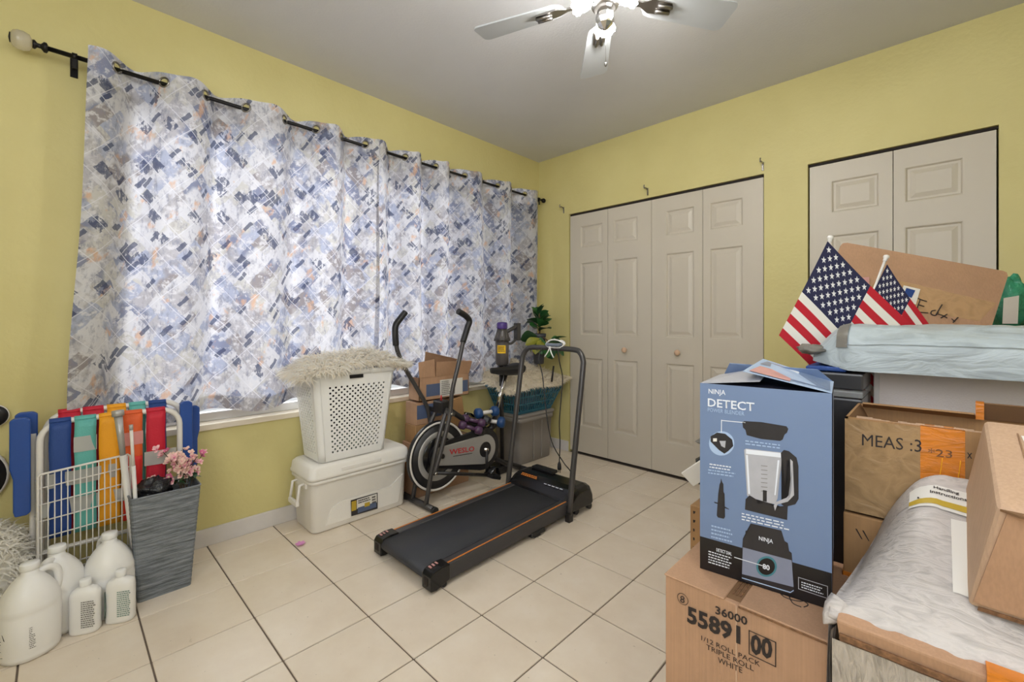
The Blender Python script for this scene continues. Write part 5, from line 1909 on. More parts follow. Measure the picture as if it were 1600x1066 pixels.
b.grid(beltfn, 1, len(pts) - 1); b.done('belt', 'belt', tm, normals=False, solid=0.002)
for x0_, x1_, so in ((0.688, 0.74, -1), (1.092, 1.144, 1)):
    b = MB()
    b.hexa([(x0_, -1.985, 0.018), (x1_, -1.985, 0.018), (x1_, -0.90, 0.04), (x0_, -0.90, 0.04), (x0_, -1.985, deck_top(-1.985) + 0.004), (x1_, -1.985, deck_top(-1.985) + 0.004), (x1_, -0.90, deck_top(-0.90) + 0.004), (x0_, -0.90, deck_top(-0.90) + 0.004)], 0.004, 1)
    sr = b.done('side_rail', 'tm_grey', tm)
    xo = x1_ if so > 0 else x0_
    b = MB()
    b.hexa([(xo - 0.012 * so - 0.0035, -1.93, deck_top(-1.93)), (xo - 0.012 * so + 0.0035, -1.93, deck_top(-1.93)), (xo - 0.012 * so + 0.0035, -0.93, deck_top(-0.93)), (xo - 0.012 * so - 0.0035, -0.93, deck_top(-0.93)),
            (xo - 0.012 * so - 0.0035, -1.93, deck_top(-1.93) + 0.006), (xo - 0.012 * so + 0.0035, -1.93, deck_top(-1.93) + 0.006), (xo - 0.012 * so + 0.0035, -0.93, deck_top(-0.93) + 0.006), (xo - 0.012 * so - 0.0035, -0.93, deck_top(-0.93) + 0.006)])
    b.done('orange_stripe', 'orange', sr)
    # end cap
    b = MB()
    xa, xb = x0_ - 0.006, x1_ + 0.008
    if so < 0: xa, xb = x0_ - 0.008, x1_ + 0.006
    out = [(-2.03, 0.012), (-2.03, 0.070), (-2.018, 0.088), (-1.975, 0.096), (-1.93, 0.094), (-1.93, 0.03), (-1.96, 0.02), (-2.0, 0.008)]
    b.prism([(xa, y, z) for y, z in out], (1, 0, 0), xb - xa)
    ec = b.done('end_cap', 'blk_gloss', tm)
    m2 = ec.modifiers.new('b', 'BEVEL'); m2.width = 0.004; m2.segments = 2
    b = MB(); b.box((xa + 0.018, -2.0315, 0.03), (xb - 0.022, -2.029, 0.062)); b.done('slot', 'dark', ec)
    b = MB()
    for k in range(3):
        b.box((xa + 0.014, -2.008 + 0.016 * k, 0.0915 + 0.003 * k), (xa + 0.014 + 0.018, -2.0 + 0.016 * k, 0.0955 + 0.002 * k))
    b.done('warning_print', 'pr_pink', ec)
    b = MB(); b.cyl((xb - 0.03, -1.955, 0.014), (xb - 0.008, -1.955, 0.014), 0.0135, n=16); b.done('roller', 'blk', tm)
# adjuster foot and wheels on the near side
b = MB(); b.box((1.10, -1.40, 0.012), (1.15, -1.29, 0.036), 0.004, 1); b.box((1.105, -1.37, 0.0), (1.145, -1.32, 0.014), 0.004, 1); b.done('foot_block', 'blk', tm)
for x, y in ((1.125, -0.985), (1.135, -0.865), (0.70, -0.865)):
    b = MB(); b.cyl((x - 0.012, y, 0.0185), (x + 0.012, y, 0.0185), 0.018, n=18); b.cyl((x, y, 0.02), (x, y, 0.05), 0.006, n=8); b.done('wheel', 'blk', tm)
# motor cover
b = MB()
prof = [(-1.105, 0.095), (-1.09, 0.112), (-1.03, 0.150), (-0.99, 0.160), (-0.90, 0.162), (-0.865, 0.150), (-0.842, 0.115), (-0.838, 0.045), (-0.86, 0.035), (-1.10, 0.045)]
rings = []
for x, s_, dz in ((0.655, 0.86, -0.028), (0.672, 0.95, -0.008), (0.70, 1, 0), (1.115, 1, 0), (1.145, 0.95, -0.008), (1.16, 0.86, -0.03)):
    ring_ = []
    for y, z in prof:
        ym = -0.97
        ring_.append(b.bm.verts.new((x, ym + (y - ym) * s_, max(0.035, z + (dz if z > 0.09 else 0)))))
    rings.append(ring_)
b.skin(rings, smooth=False)
mc = b.done('motor_cover', 'blk_gloss', tm)
m2 = mc.modifiers.new('b', 'BEVEL'); m2.width = 0.005; m2.segments = 2
b = MB(); b.box((0.72, -0.92, 0.158), (0.90, -0.862, 0.178), 0.008, 2); b.done('vent_ridge', 'blk', mc)
T = Matrix.Translation((0.735, -1.035, 0.1485)) @ Matrix.Rotation(R(32), 4, 'X')
ux = T.to_3x3() @ V((1, 0, 0)); uz = T.to_3x3() @ V((0, 1, 0))
q_ = [T @ V(p) for p in ((0, 0.022, 0.003), (0.14, 0.022, 0.003), (0.14, 0, 0.003), (0, 0, 0.003))]
lines_print('orange_print', q_, 2, 'orange', mc, T.to_3x3() @ V((0, 0, 1)), 9, 0.7, 0.0015)
b = MB()
for k in range(5): b.poly([T @ V((0.20 + 0.03 * k, -0.012, 0.006)), T @ V((0.222 + 0.03 * k, -0.012, 0.006)), T @ V((0.222 + 0.03 * k, -0.008, 0.006)), T @ V((0.20 + 0.03 * k, -0.008, 0.006))])
b.done('small_print', 'white_print', mc, normals=False)
# hoop handle
def hz(x, y, z): return (x, y, z)
hp_ = [(1.155, -1.09, 0.035), (1.155, -1.02, 0.46), (1.155, -0.955, 0.84), (1.150, -0.945, 0.905), (1.125, -0.938, 0.945), (1.08, -0.935, 0.962), (0.9, -0.935, 0.965), (0.74, -0.935, 0.962), (0.695, -0.938, 0.945), (0.67, -0.945, 0.905), (0.664, -0.955, 0.84), (0.664, -1.02, 0.46), (0.664, -1.09, 0.035)]
b = MB(); b.tube(hp_, 0.0165, 14, sub=3); b.done('hoop_handle', 'gun', tm)
for x in (1.155, 0.664):
    b = MB(); b.box((x - 0.016, -1.108, 0.0), (x + 0.016, -1.07, 0.05), 0.004, 2); b.done('hinge_block', 'gun2', tm)
# mains cable hanging from the bar
cb_ = [onx(846, 545, 0.9), onx(842, 560, 0.92), onx(848, 590, 0.95), onx(853, 640, 1.0), onx(862, 690, 1.05), onx(880, 722, 1.1), onx(892, 738, 1.13), onx(899, 762, 1.14)]
b = MB(); b.tube(cb_, 0.0032, 6, sub=5); b.done('power_cable', 'blk', tm)
cb2 = [onx(872, 545, 1.02), onx(874, 565, 1.03), onx(879, 590, 1.03), onx(877, 620, 1.03), onx(874, 660, 1.03), onx(875, 690, 1.03), onx(874, 722, 1.03)]
b = MB(); b.tube(cb2, 0.0032, 6, sub=5); pc = b.done('power_cable', 'blk', tm)
e_ = cb2[-1]
b = MB(); b.lathe([(0.005, 0), (0.010, -0.012), (0.012, -0.03), (0.012, -0.045), (0.004, -0.048)], e_, 12)
b.box(e_ + V((-0.007, -0.002, -0.064)), e_ + V((-0.004, 0.002, -0.046))); b.box(e_ + V((0.004, -0.002, -0.064)), e_ + V((0.007, 0.002, -0.046)))
b.done('plug', 'blk', pc)

# remote with looped white cord on the bar
rc = thing('remote_control', 'grey remote bound with looped white cord on the treadmill bar', 'remote', (0.93, -0.935, 0.98))
rcx = onx(855, 540, 0.92)
o0 = V((0.935, -0.945, 0.985))
b = MB(); b.box(o0 + V((-0.05, -0.028, -0.008)), o0 + V((0.05, 0.022, 0.012)), 0.008, 2); b.done('body', 'remote', rc)
b = MB(); b.box(o0 + V((-0.03, -0.02, 0.011)), o0 + V((0.03, 0.014, 0.0135)), 0.001, 1); b.done('screen', 'blk_gloss', rc)
for q in range(4):
    ph = q * 0.7
    lp = []
    for k in range(16):
        a = 2 * PI * k / 16
        lp.append(o0 + V((0.066 * math.cos(a) * (1 - 0.04 * q), 0.01 + 0.020 * math.sin(a + ph), 0.006 + 0.025 * math.sin(a) + 0.004 * math.sin(3 * a + q))))
    b = MB(); b.tube(lp, 0.0042, 6, close=True); b.done('cord', 'cord_w', rc)
for dx in (-0.025, 0.02):
    b = MB(); b.tube([o0 + V((-0.01, -0.03, -0.008)), o0 + V((-0.01 + dx * 0.5, -0.035, -0.04)), o0 + V((-0.01 + dx * 1.6, -0.036, -0.075))], 0.0038, 6, sub=3); b.done('cord', 'cord_w', rc)

# ================================================================== RIGHT PILE
# ---- tall roll case
CX0, CX1, CY0, CY1, CZ = 2.203, 2.508, -2.132, -1.800, 0.560
cs = thing('roll_case', 'large brown case printed 36000 55891 00 under the blue blender carton', 'box', ((CX0 + CX1) / 2, (CY0 + CY1) / 2, 0))
b = MB(); b.box((CX0, CY0, 0), (CX1, CY1, CZ - 0.008), 0.003, 2); b.done('carton', 'card', cs)
# lid flaps that meet over the middle with a small gap
for a, c_ in ((CX0 - 0.002, CX0 + 0.128), (CX0 + 0.156, CX1 + 0.002)):
    b = MB(); b.box((a, CY0 - 0.003, CZ - 0.0085), (c_, CY1, CZ - 0.004), 0.0015, 1); b.done('flap', 'card', cs)
b = MB(); b.box((CX0 + 0.128, CY0 + 0.012, CZ - 0.0082), (CX0 + 0.156, CY1, CZ - 0.0072)); b.done('flap_gap', 'card_in', cs)
for k in range(3):
    b = MB(); b.box((CX0 + 0.134 + 0.007 * k, CY0 + 0.03, CZ - 0.0074), (CX0 + 0.137 + 0.007 * k, CY0 + 0.16, CZ - 0.0055)); b.done('flute', 'corr', cs)
b = MB(); b.box((CX0 + 0.150, CY0 - 0.0016, 0), (CX0 + 0.153, CY0, CZ - 0.01)); b.done('front_seam', 'card_l', cs)
b = MB(); b.box((CX0 + 0.156, CY0 - 0.0045, CZ - 0.0105), (CX1 + 0.002, CY0 - 0.0018, CZ - 0.007)); b.done('torn_edge', 'corr', cs)


def on_front(px, py, Y): return ony(px, py, Y)


def text_px(name, txt, pl, pr, htop, Y, m_, par, bold=0.0):
    """baseline from pixel pl to pr on the plane y = Y; htop = a pixel at the top of the first letter"""
    A, B_, T_ = ony(*pl, Y), ony(*pr, Y), ony(*htop, Y)
    lettering(name, txt, A, B_ - A, (0, 0, 1), T_.z - A.z, (B_ - A).length, m_, par, 0.0012, bold)


YC = CY0 - 0.0012
text_px('lettering', '36000', (1118, 959), (1168, 978), (1118, 946), YC, 'ink', cs, 0.02)
text_px('lettering', '55891', (1074, 973), (1157, 1008), (1074, 946), YC, 'ink', cs, 0.035)
text_px('lettering', '00', (1173, 1021), (1207, 1032), (1173, 989), YC - 0.0004, 'ink', cs, 0.035)
text_px('lettering', '1/12 ROLL PACK', (1096, 1000), (1188, 1042), (1096, 992.8), YC, 'ink', cs, 0.0)
text_px('lettering', 'TRIPLE ROLL', (1104, 1014), (1178, 1049), (1104, 1006.3), YC, 'ink', cs, 0.0)
text_px('lettering', 'WHITE', (1122, 1035), (1160, 1052), (1122, 1026.5), YC, 'ink', cs, 0.0)
text_px('lettering', '8', (1063, 941), (1070, 943), (1063, 930), YC, 'ink', cs, 0.0)
def ring_print(name, c, r0, r1, par, m_, Y, sx=1, a0=0, a1=360):
    b_ = MB()
    n_ = 28
    for k in range(n_):
        t0, t1 = R(a0 + (a1 - a0) * k / n_), R(a0 + (a1 - a0) * (k + 1) / n_)
        b_.poly([(c[0] + r * math.cos(t) * sx, Y, c[2] + r * math.sin(t)) for r, t in ((r0, t0), (r1, t0), (r1, t1), (r0, t1))])
    return b_.done(name, m_, par, normals=False)
ring_print('print_ring', ony(1067, 936, YC), 0.0112, 0.0124, cs, 'ink', YC - 0.0012)
A, B_ = ony(1170, 1026, YC), ony(1213, 1012, YC)
x0_, x1_ = A.x, B_.x; z0_, z1_ = ony(1170, 1022, YC).z, ony(1170, 984, YC).z
b = MB()
for lo, hi in (((x0_, z0_), (x1_, z0_ + .0018)), ((x0_, z1_ - .0018), (x1_, z1_)), ((x0_, z0_), (x0_ + .0018, z1_)), ((x1_ - .0018, z0_), (x1_, z1_))):
    b.poly([(lo[0], YC - .0012, lo[1]), (hi[0], YC - .0012, lo[1]), (hi[0], YC - .0012, hi[1]), (lo[0], YC - .0012, hi[1])])
b.done('print_frame', 'ink', cs, normals=False)
# black curved print on the lid in front of the blue carton
b = MB()
def lid_arc(pts, r=0.0011):
    b_ = MB(); b_.tube([onz(px, py, CZ - 0.0038) for px, py in pts], r, 6, sub=4); b_.done('lid_print', 'ink', cs)
lid_arc([(1214, 919), (1225, 933), (1250, 940), (1268, 936)])
lid_arc([(1222, 929), (1238, 930), (1262, 944), (1256, 949)])
lid_arc([(1230, 924), (1238, 942), (1252, 949)])

# ---- blender carton
BA = R(7)
bl = thing('blender_carton', 'tall blue and black printed carton picturing a blender, standing on the large brown case', 'box', (2.252, -2.056, CZ - 0.003), None, BA)
BLM = MW[bl.name]
BW, BD, BH = 0.249, 0.205, 0.432
b = MB(); b.box((0, 0, 0), (BW, BD, BH), 0.0015, 1, BLM); b.done('carton', 'bx_side', bl)
o_ = BLM @ V((0, 0, 0)); bn_ = (BLM.to_3x3() @ V((0, 1, 0)))
fux = BLM.to_3x3() @ V((1, 0, 0))
# pixel corners of the printed face -> uv of that face
import itertools


def homog(src, dst):
    A_ = []
    for (x, y), (u, v) in zip(src, dst):
        A_.append([x, y, 1, 0, 0, 0, -u * x, -u * y, u]); A_.append([0, 0, 0, x, y, 1, -v * x, -v * y, v])
    n_ = 8
    for i in range(n_):
        p = max(range(i, n_), key=lambda r_: abs(A_[r_][i])); A_[i], A_[p] = A_[p], A_[i]
        for r_ in range(n_):
            if r_ != i:
                f = A_[r_][i] / A_[i][i]
                A_[r_] = [a - f * c__ for a, c__ in zip(A_[r_], A_[i])]
    return [A_[i][8] / A_[i][i] for i in range(8)]


HM = homog([(1092, 595), (1303, 611), (1300, 944), (1096, 880)], [(0, 1), (1, 1), (1, 0), (0, 0)])


def fuv(px, py):
    w_ = HM[6] * px + HM[7] * py + 1
    return (HM[0] * px + HM[1] * py + HM[2]) / w_, (HM[3] * px + HM[4] * py + HM[5]) / w_


def fpt(px, py, lift):
    u, v = fuv(px, py)
    return BLM @ V((u * BW, -lift, v * BH))


def fprint(name, m_, pix, lift, par=None):
    b_ = MB(); b_.poly([fpt(x, y, lift) for x, y in pix])
    bmesh.ops.triangulate(b_.bm, faces=b_.bm.faces)
    return b_.done(name, m_, par or bl, normals=False)


fp = fprint('front_print', 'bx_blue', [(1092, 880 - 285), (1303, 611), (1300, 944), (1096, 880)], 0.0006)
fprint('black_band', 'bx_black', [(1095.2, 832), (1300.3, 889), (1300, 944), (1096, 880)], 0.0010)
fprint('blue_patch', 'tape_blue', [(1152, 603), (1203, 607), (1203, 626), (1152, 621)], 0.0008)
bpy.data.objects['blue_patch'].data.materials[0] = M['bx_pale'] if False else M['bx_blue']


def ftext(txt, pl, pr, top, m_, bold=0.01, lift=0.0014):
    A_, B2, T_ = fpt(*pl, 0), fpt(*pr, 0), fpt(*top, 0)
    lettering('lettering', txt, A_, fux, (0, 0, 1), T_.z - A_.z, (B2 - A_).dot(fux), m_, bl, lift, bold)


ftext('NINJA', (1106, 614), (1133, 618), (1106, 604), 'white_print', 0.012)
ftext('DETECT', (1105, 632), (1179, 640), (1105, 619), 'white_print', 0.015)
ftext('POWER BLENDER', (1105, 640), (1163, 647), (1105, 634), 'bx_pale', 0.0)
# callout line and circle
fprint('callout_line', 'white_print', [(1127, 653.5), (1165, 657), (1165, 658.2), (1127, 654.7)], 0.0012)
fprint('callout_line', 'white_print', [(1126.3, 653), (1127.5, 653), (1127.5, 673), (1126.3, 673)], 0.0012)
fprint('callout_circle', 'bx_pale', [(1127.5 + 20 * math.cos(2 * PI * k / 28), 690 + 19 * math.sin(2 * PI * k / 28)) for k in range(28)], 0.0011)
fprint('callout_picture', 'pr_dark', [(1110, 679), (1120, 673), (1133, 675), (1144, 684), (1146, 694), (1138, 702), (1132, 706), (1123, 700), (1110, 687)], 0.0014)
fprint('callout_picture', 'paper', [(1114, 682), (1120, 682), (1120, 687), (1114, 687)], 0.0017)
fprint('callout_picture', 'pr_grey', [(1124, 686), (1134, 686), (1133, 697), (1127, 694)], 0.0017)
# lid
fprint('lid_picture', 'pr_dark', [(1160, 657), (1163, 655), (1190, 656.5), (1230, 663), (1233, 667), (1231, 673), (1227, 676), (1224, 684), (1220, 686), (1190, 683), (1167, 677), (1165, 669), (1161, 665)], 0.0012)
# jar
fprint('jar_picture', 'pr_grey', [(1163, 700), (1166, 698), (1222, 704), (1226, 708), (1222, 720), (1216, 775), (1212, 784), (1172, 776), (1168, 770), (1164, 712)], 0.0012)
fprint('jar_shine', 'white_print', [(1166, 699), (1222, 705), (1221, 712), (1166, 706)], 0.0015)
fprint('jar_shine', 'white_print', [(1166, 708), (1169, 708), (1173, 768), (1170, 768)], 0.0015)
fprint('jar_shine', 'white_print', [(1216, 716), (1219, 716), (1213, 770), (1211, 770)], 0.0015)
for k in range(7):
    y = 724 + 6.5 * k
    fprint('jar_scale', 'ink_soft', [(1190, y), (1200, y + 1), (1200, y + 2), (1190, y + 1)], 0.0015)
fprint('blade_picture', 'pr_dark', [(1193, 762), (1199, 763), (1199, 780), (1193, 779)], 0.0018)
fprint('handle_picture', 'pr_dark', [(1221, 705), (1226, 700), (1234, 702), (1246, 712), (1249, 725), (1249, 776), (1244, 784), (1228, 788), (1222, 784), (1238, 776), (1240, 770), (1238, 722), (1234, 716), (1222, 715)], 0.0016)
fprint('handle_shine', 'pr_grey', [(1236, 714), (1240, 718), (1242, 770), (1232, 780), (1216, 784), (1212, 794), (1210, 786), (1214, 780), (1230, 774), (1237, 766)], 0.0019)
fprint('collar_picture', 'pr_dark', [(1166, 776), (1172, 770), (1182, 776), (1186, 784), (1196, 780), (1208, 786), (1212, 794), (1220, 787), (1232, 786), (1231, 808), (1165, 792)], 0.0017)
# base
fprint('base_picture', 'pr_dark', [(1174, 813), (1222, 824), (1227, 840), (1232, 843), (1234, 855), (1238, 858), (1239, 872), (1161, 852), (1162, 836), (1166, 834), (1166, 824), (1172, 824)], 0.0014)
fprint('base_picture', 'pr_mid', [(1162, 849), (1238, 869), (1241, 911), (1161, 892)], 0.0017)
fprint('base_picture', 'pr_dark', [(1161, 889), (1241, 909), (1242, 917), (1236, 919), (1166, 900), (1160, 895)], 0.0020)
fprint('base_shine', 'bx_pale', [(1161, 894), (1236, 916), (1241, 913), (1241, 914.5), (1236, 917.5), (1161, 895.4)], 0.0022)
fprint('dial_print', 'pr_ring', [(1199 + 16 * math.cos(2 * PI * k / 28), 878 + 15.5 * math.sin(2 * PI * k / 28)) for k in range(28)], 0.0021)
fprint('dial_print', 'bx_black', [(1199 + 13 * math.cos(2 * PI * k / 28), 878 + 12.5 * math.sin(2 * PI * k / 28)) for k in range(28)], 0.0024)
ftext('80', (1193, 881), (1204, 883), (1193, 873), 'white_print', 0.03, 0.0028)
ftext('NINJA', (1187, 840), (1209, 845), (1187, 832), 'white_print', 0.012, 0.0020)
fprint('callout_line', 'white_print', [(1149, 863), (1193, 876), (1193, 877.2), (1149, 864.2)], 0.0028)
# blade assembly picture on the left
fprint('blade_picture', 'pr_dark', [(1127.3, 744), (1129, 750), (1131, 753), (1129.5, 762), (1133, 768), (1134, 803), (1132, 806), (1123, 804), (1121, 801), (1123, 768), (1126, 762), (1125, 753), (1126.5, 750)], 0.0013)
fprint('blade_picture', 'pr_dark', [(1117, 780), (1124, 782), (1124, 784), (1117, 781.5)], 0.0013)
fprint('blade_picture', 'pr_dark', [(1133, 787), (1140, 791), (1140, 792), (1133, 789.5)], 0.0013)


def fl_lines(px, rows, m_, seed):
    q_ = [fpt(x, y, 0.0014) for x, y in px]
    lines_print('small_print', q_, rows, m_, bl, BLM.to_3x3() @ V((0, -1, 0)), seed, 0.42)


fl_lines([(1109, 720), (1150, 726), (1150, 735), (1109, 729)], 2, 'white_print', 1)
fl_lines([(1107, 729), (1150, 735), (1150, 744), (1107, 738)], 2, 'bx_pale', 2)
fl_lines([(1165, 684), (1230, 692), (1230, 701), (1165, 693)], 2, 'bx_pale', 3)
fl_lines([(1160, 796), (1238, 813), (1238, 826), (1160, 809)], 3, 'white_print', 4)
fl_lines([(1113, 814), (1146, 822), (1146, 844), (1113, 836)], 4, 'bx_pale', 5)
ftext('DETECT DIAL', (1121, 855), (1145, 861), (1121, 850), 'white_print', 0.02)
fl_lines([(1109, 853), (1146, 864), (1146, 884), (1109, 873)], 5, 'white_print', 6)
fl_lines([(1253, 900), (1290, 911), (1290, 923), (1253, 911)], 3, 'white_print', 7)
for q_ in ([(1248, 894), (1294, 908), (1294, 909), (1248, 895)], [(1248, 911), (1294, 926), (1294, 927), (1248, 912)], [(1248, 894), (1249, 894), (1249, 912), (1248, 912)], [(1293, 908), (1294, 908), (1294, 927), (1293, 927)]):
    fprint('print_frame', 'pr_grey', q_, 0.0014)
# top flaps: lifted printed lid
tz = CZ - 0.003 + BH
for P, m_ in (([(0.0, 0.0, BH), (0.0, BD, BH), (0.13, BD + .01, BH + 0.035), (0.12, 0.02, BH + 0.012)], 'pr_grey'),
              ([(BW, 0.0, BH), (BW, BD, BH), (0.10, BD + .02, BH + 0.045), (0.085, 0.03, BH + 0.030)], 'bx_pale'),
              ([(0.01, BD, BH), (BW, BD, BH), (BW - .03, BD - .02, BH + 0.03), (0.03, BD - .03, BH + 0.035)], 'bx_blue')):
    Q = [BLM @ V(p) for p in P]
    n_ = (Q[1] - Q[0]).cross(Q[3] - Q[0]).normalized()
    b = MB(); b.prism(Q, n_, 0.0015); fo = b.done('lid_flap', m_, bl)
    if m_ == 'bx_pale':
        def fq(u, v, l=0.0022): return Q[0].lerp(Q[1], v).lerp(Q[3].lerp(Q[2], v), u) + n_ * (l if n_.z > 0 else -l)
        for (u0, v0, u1, v1), mm in (((0.02, .1, .5, .9), 'bx_blue'), ((0.45, .05, .95, .5), 'pr_pink'), ((0.3, 0.62, .6, .9), 'white_print'), ((0.05, .25, .3, .5), 'pr_dark'), ((.6, .6, .95, .9), 'pr_mid')):
            b = MB(); b.poly([fq(u0, v0), fq(u1, v0 + .03), fq(u1 - .04, v1), fq(u0 + .03, v1)]); b.done('flap_print', mm, fo, normals=False)
# box right side print shade
fp2 = MB(); fp2.poly([BLM @ V(p) for p in ((BW + 0.0016, 0.004, 0.09), (BW + 0.0016, BD * .45, 0.09), (BW + 0.0016, BD * .45, BH - .005), (BW + 0.0016, 0.004, BH - .005))]); fp2.done('side_print', 'bx_blue', bl, normals=False)

# ---- shipping carton MEAS (upper) and its lower partner
MY = -1.852
ms = thing('shipping_carton', 'taped brown carton marked MEAS with torn open top and orange tape', 'box', (2.70, -1.74, 0.702))
mx0, mx1, my1, mz0, mz1 = 2.500, 2.905, -1.62, 0.703, 0.916
b = MB()
b.box((mx0, MY, mz0), (mx1, my1, mz0 + 0.005)); b.box((mx0, MY, mz0), (mx1, MY + 0.005, mz1)); b.box((mx0, my1 - 0.005, mz0), (mx1, my1, mz1 + 0.0)); b.box((mx0, MY, mz0), (mx0 + 0.005, my1, mz1)); b.box((mx1 - 0.005, MY, mz0), (mx1, my1, mz1))
b.done('carton', 'card_d', ms)
# flaps folded inwards, a little raised
for P, m_ in (([(mx0 + .01, my1 - .01, mz1 - .004), (mx0 + .215, my1 - .01, mz1 - .004), (mx0 + .21, my1 - .055, mz1 + 0.012), (mx0 + .015, my1 - .06, mz1 + .012)], 'card_d'),
              ([(mx0 + .22, my1 - .01, mz1 - .004), (mx1, my1 - .01, mz1 - .004), (mx1, my1 - .03, mz1 + 0.034), (mx0 + .222, my1 - .03, mz1 + .034)], 'card_in'),
              ([(mx0 + .005, MY + .004, mz1), (mx0 + .005, my1, mz1), (mx0 + .03, my1 - .02, mz1 - 0.05), (mx0 + .03, MY + .02, mz1 - .05)], 'card_in')):
    n_ = (V(P[1]) - V(P[0])).cross(V(P[3]) - V(P[0])).normalized()
    b = MB(); b.prism(P, n_, 0.004); b.done('flap', m_, ms)
rr = random.Random(6)
b = MB()
x = mx0 + 0.02
pts = []
while x < mx0 + 0.36:
    h_ = rr.uniform(0.0, 0.005)
    b.box((x, MY + 0.0005, mz1 - 0.001), (x + 0.014, MY + 0.0045, mz1 + h_)); x += 0.014
b.done('torn_edge', 'card_l', ms)
YM = MY - 0.0002
text_px('lettering', 'MEAS :3', (1347, 696), (1440, 707), (1347, 678), YM, 'ink', ms, 0.0)
text_px('lettering', '*23', (1450, 712), (1488, 716), (1450, 700), YM - 0.0012, 'corr', ms, 0.0)
text_px('lettering', 'x', (1511, 716), (1519, 717), (1511, 707), YM, 'ink', ms, 0.0)
ta, tb = ony(1438, 672, YM).x, ony(1508, 678, YM).x
b = MB(); b.box((ta, MY - 0.0012, mz0), (tb, MY + 0.0002, mz1 + 0.001)); b.done('tape', 'tape_o', ms)
b = MB(); b.box((ta, MY - 0.0012, mz1), (tb, MY + 0.02, mz1 + 0.0012)); b.done('tape', 'tape_o', ms)
b = MB(); b.box((mx0 + .213, my1 - .034, mz1 - .005), (mx0 + .226, my1 - .026, mz1 + .036)); b.done('tape', 'tape_o', ms)
b = MB(); b.box((mx0 - 0.001, MY - 0.0008, mz0 + 0.002), (ta, MY, mz1 - 0.004)); b.done('clear_tape', 'tape_c', ms)
for x in (0.35, 0.75):
    xx = ta + (tb - ta) * x
    b = MB(); b.tube([(xx + 0.01, MY - 0.002, mz1 - 0.06), (xx + 0.006, MY - 0.002, mz1 - 0.1), (xx - 0.004, MY - 0.002, mz1 - 0.16), (xx - 0.006, MY - 0.002, mz1 - 0.2)], 0.0012, 6, sub=3); b.done('tape_crease', 's_yel', ms)
lw = thing('shipping_carton', 'lower brown carton with orange tape at its foot, beneath the MEAS carton', 'box', (2.70, -1.74, 0))
b = MB(); b.box((mx0 - 0.004, MY - 0.002, 0), (mx1, my1, 0.699), 0.004, 2); b.done('carton', 'card_d', lw)
b = MB(); b.box((mx0 - 0.0055, MY - 0.0036, 0.0), (mx0 + 0.2, MY, 0.565)); b.box((mx0 - 0.0055, MY - 0.0036, 0.0), (mx0 - .004, my1, 0.565)); b.done('tape', 'tape_o', lw)
for k in range(2):
    b = MB(); b.poly([(mx0 + 0.018 + 0.012 * k, MY - 0.0032, 0.668), (mx0 + 0.021 + 0.012 * k, MY - 0.0032, 0.668), (mx0 + 0.031 + 0.012 * k, MY - 0.0032, 0.648), (mx0 + 0.029 + 0.012 * k, MY - 0.0032, 0.648)]); b.done('print', 'ink', lw, normals=False)

# ---- foam-wrapped package in front
PX0, PX1, PY0, PY1, PZ0 = 2.522, 3.06, -2.185, -1.868, 0.628
pk = thing('wrapped_package', 'foam and film wrapped package with rounded white top, nearest at bottom right', 'package', (2.79, -2.02, 0))
b = MB()
NX, NZ = 40, 30


def side_fn(u, v):
    x = PX0 + (PX1 - PX0) * u
    z = (PZ0 - 0.03) * v
    return V((x, PY0 - 0.004 + 0.005 * noise.noise(V((x * 18, z * 5, 2))), z))


b.grid(side_fn, NX, NZ)
b.grid(lambda u, v: V((PX0 - 0.002 + 0.028 * (1 - u) + 0.006 * noise.noise(V((u * 6, v * 5, 7))), PY1 + (PY0 - PY1) * u, (PZ0 - 0.02) * v)), 16, NZ)
b.grid(lambda u, v: V((PX1, PY0 + (PY1 - PY0) * u, (PZ0 - 0.02) * v)), 3, 3)
b.done('film_side', 'wrap_side', pk, normals=False)
b = MB(); b.hexa([(PX0 + .01, PY0 + .004, PZ0 - .045), (PX1, PY0 + .004, PZ0 - .045), (PX1, PY0 + .04, PZ0 - .045), (PX0 + .01, PY0 + .04, PZ0 - .045), (PX0 + .006, PY0 - 0.006, PZ0 + .004), (PX1, PY0 - 0.006, PZ0 + .004), (PX1, PY0 + .03, PZ0 + .012), (PX0 + .006, PY0 + .03, PZ0 + .012)], 0.004, 2)
b.done('cardboard_edge', 'card', pk)
b = MB(); b.box((PX0 + .01, PY0 - 0.0085, PZ0 - 0.026), (PX1, PY0 - 0.0035, PZ0 - 0.016), 0.001, 1); b.done('ragged_edge', 'corr', pk)
b = MB(); b.box((2.70, PY0 - 0.009, PZ0 - 0.03), (2.80, PY0 + .02, PZ0 + .0145)); b.done('tape', 'tape_o', pk)


def top_h(x, y):
    v = (y - PY0) / (PY1 - PY0)
    u = (x - PX0)
    left = min(1, max(0, (u - 0.028 * v) / 0.110)); left = math.sin(left * PI / 2) ** 0.75
    right = 1.0 if x < 2.70 else max(0.62, 1 - (x - 2.70) * 3)
    rise = 0.185 * (v ** 0.95) * left * right
    return PZ0 + 0.012 + rise + 0.004 * noise.noise(V((x * 14, y * 14, 1))) + 0.002 * noise.noise(V((x * 60, y * 20, 5)))


b = MB()


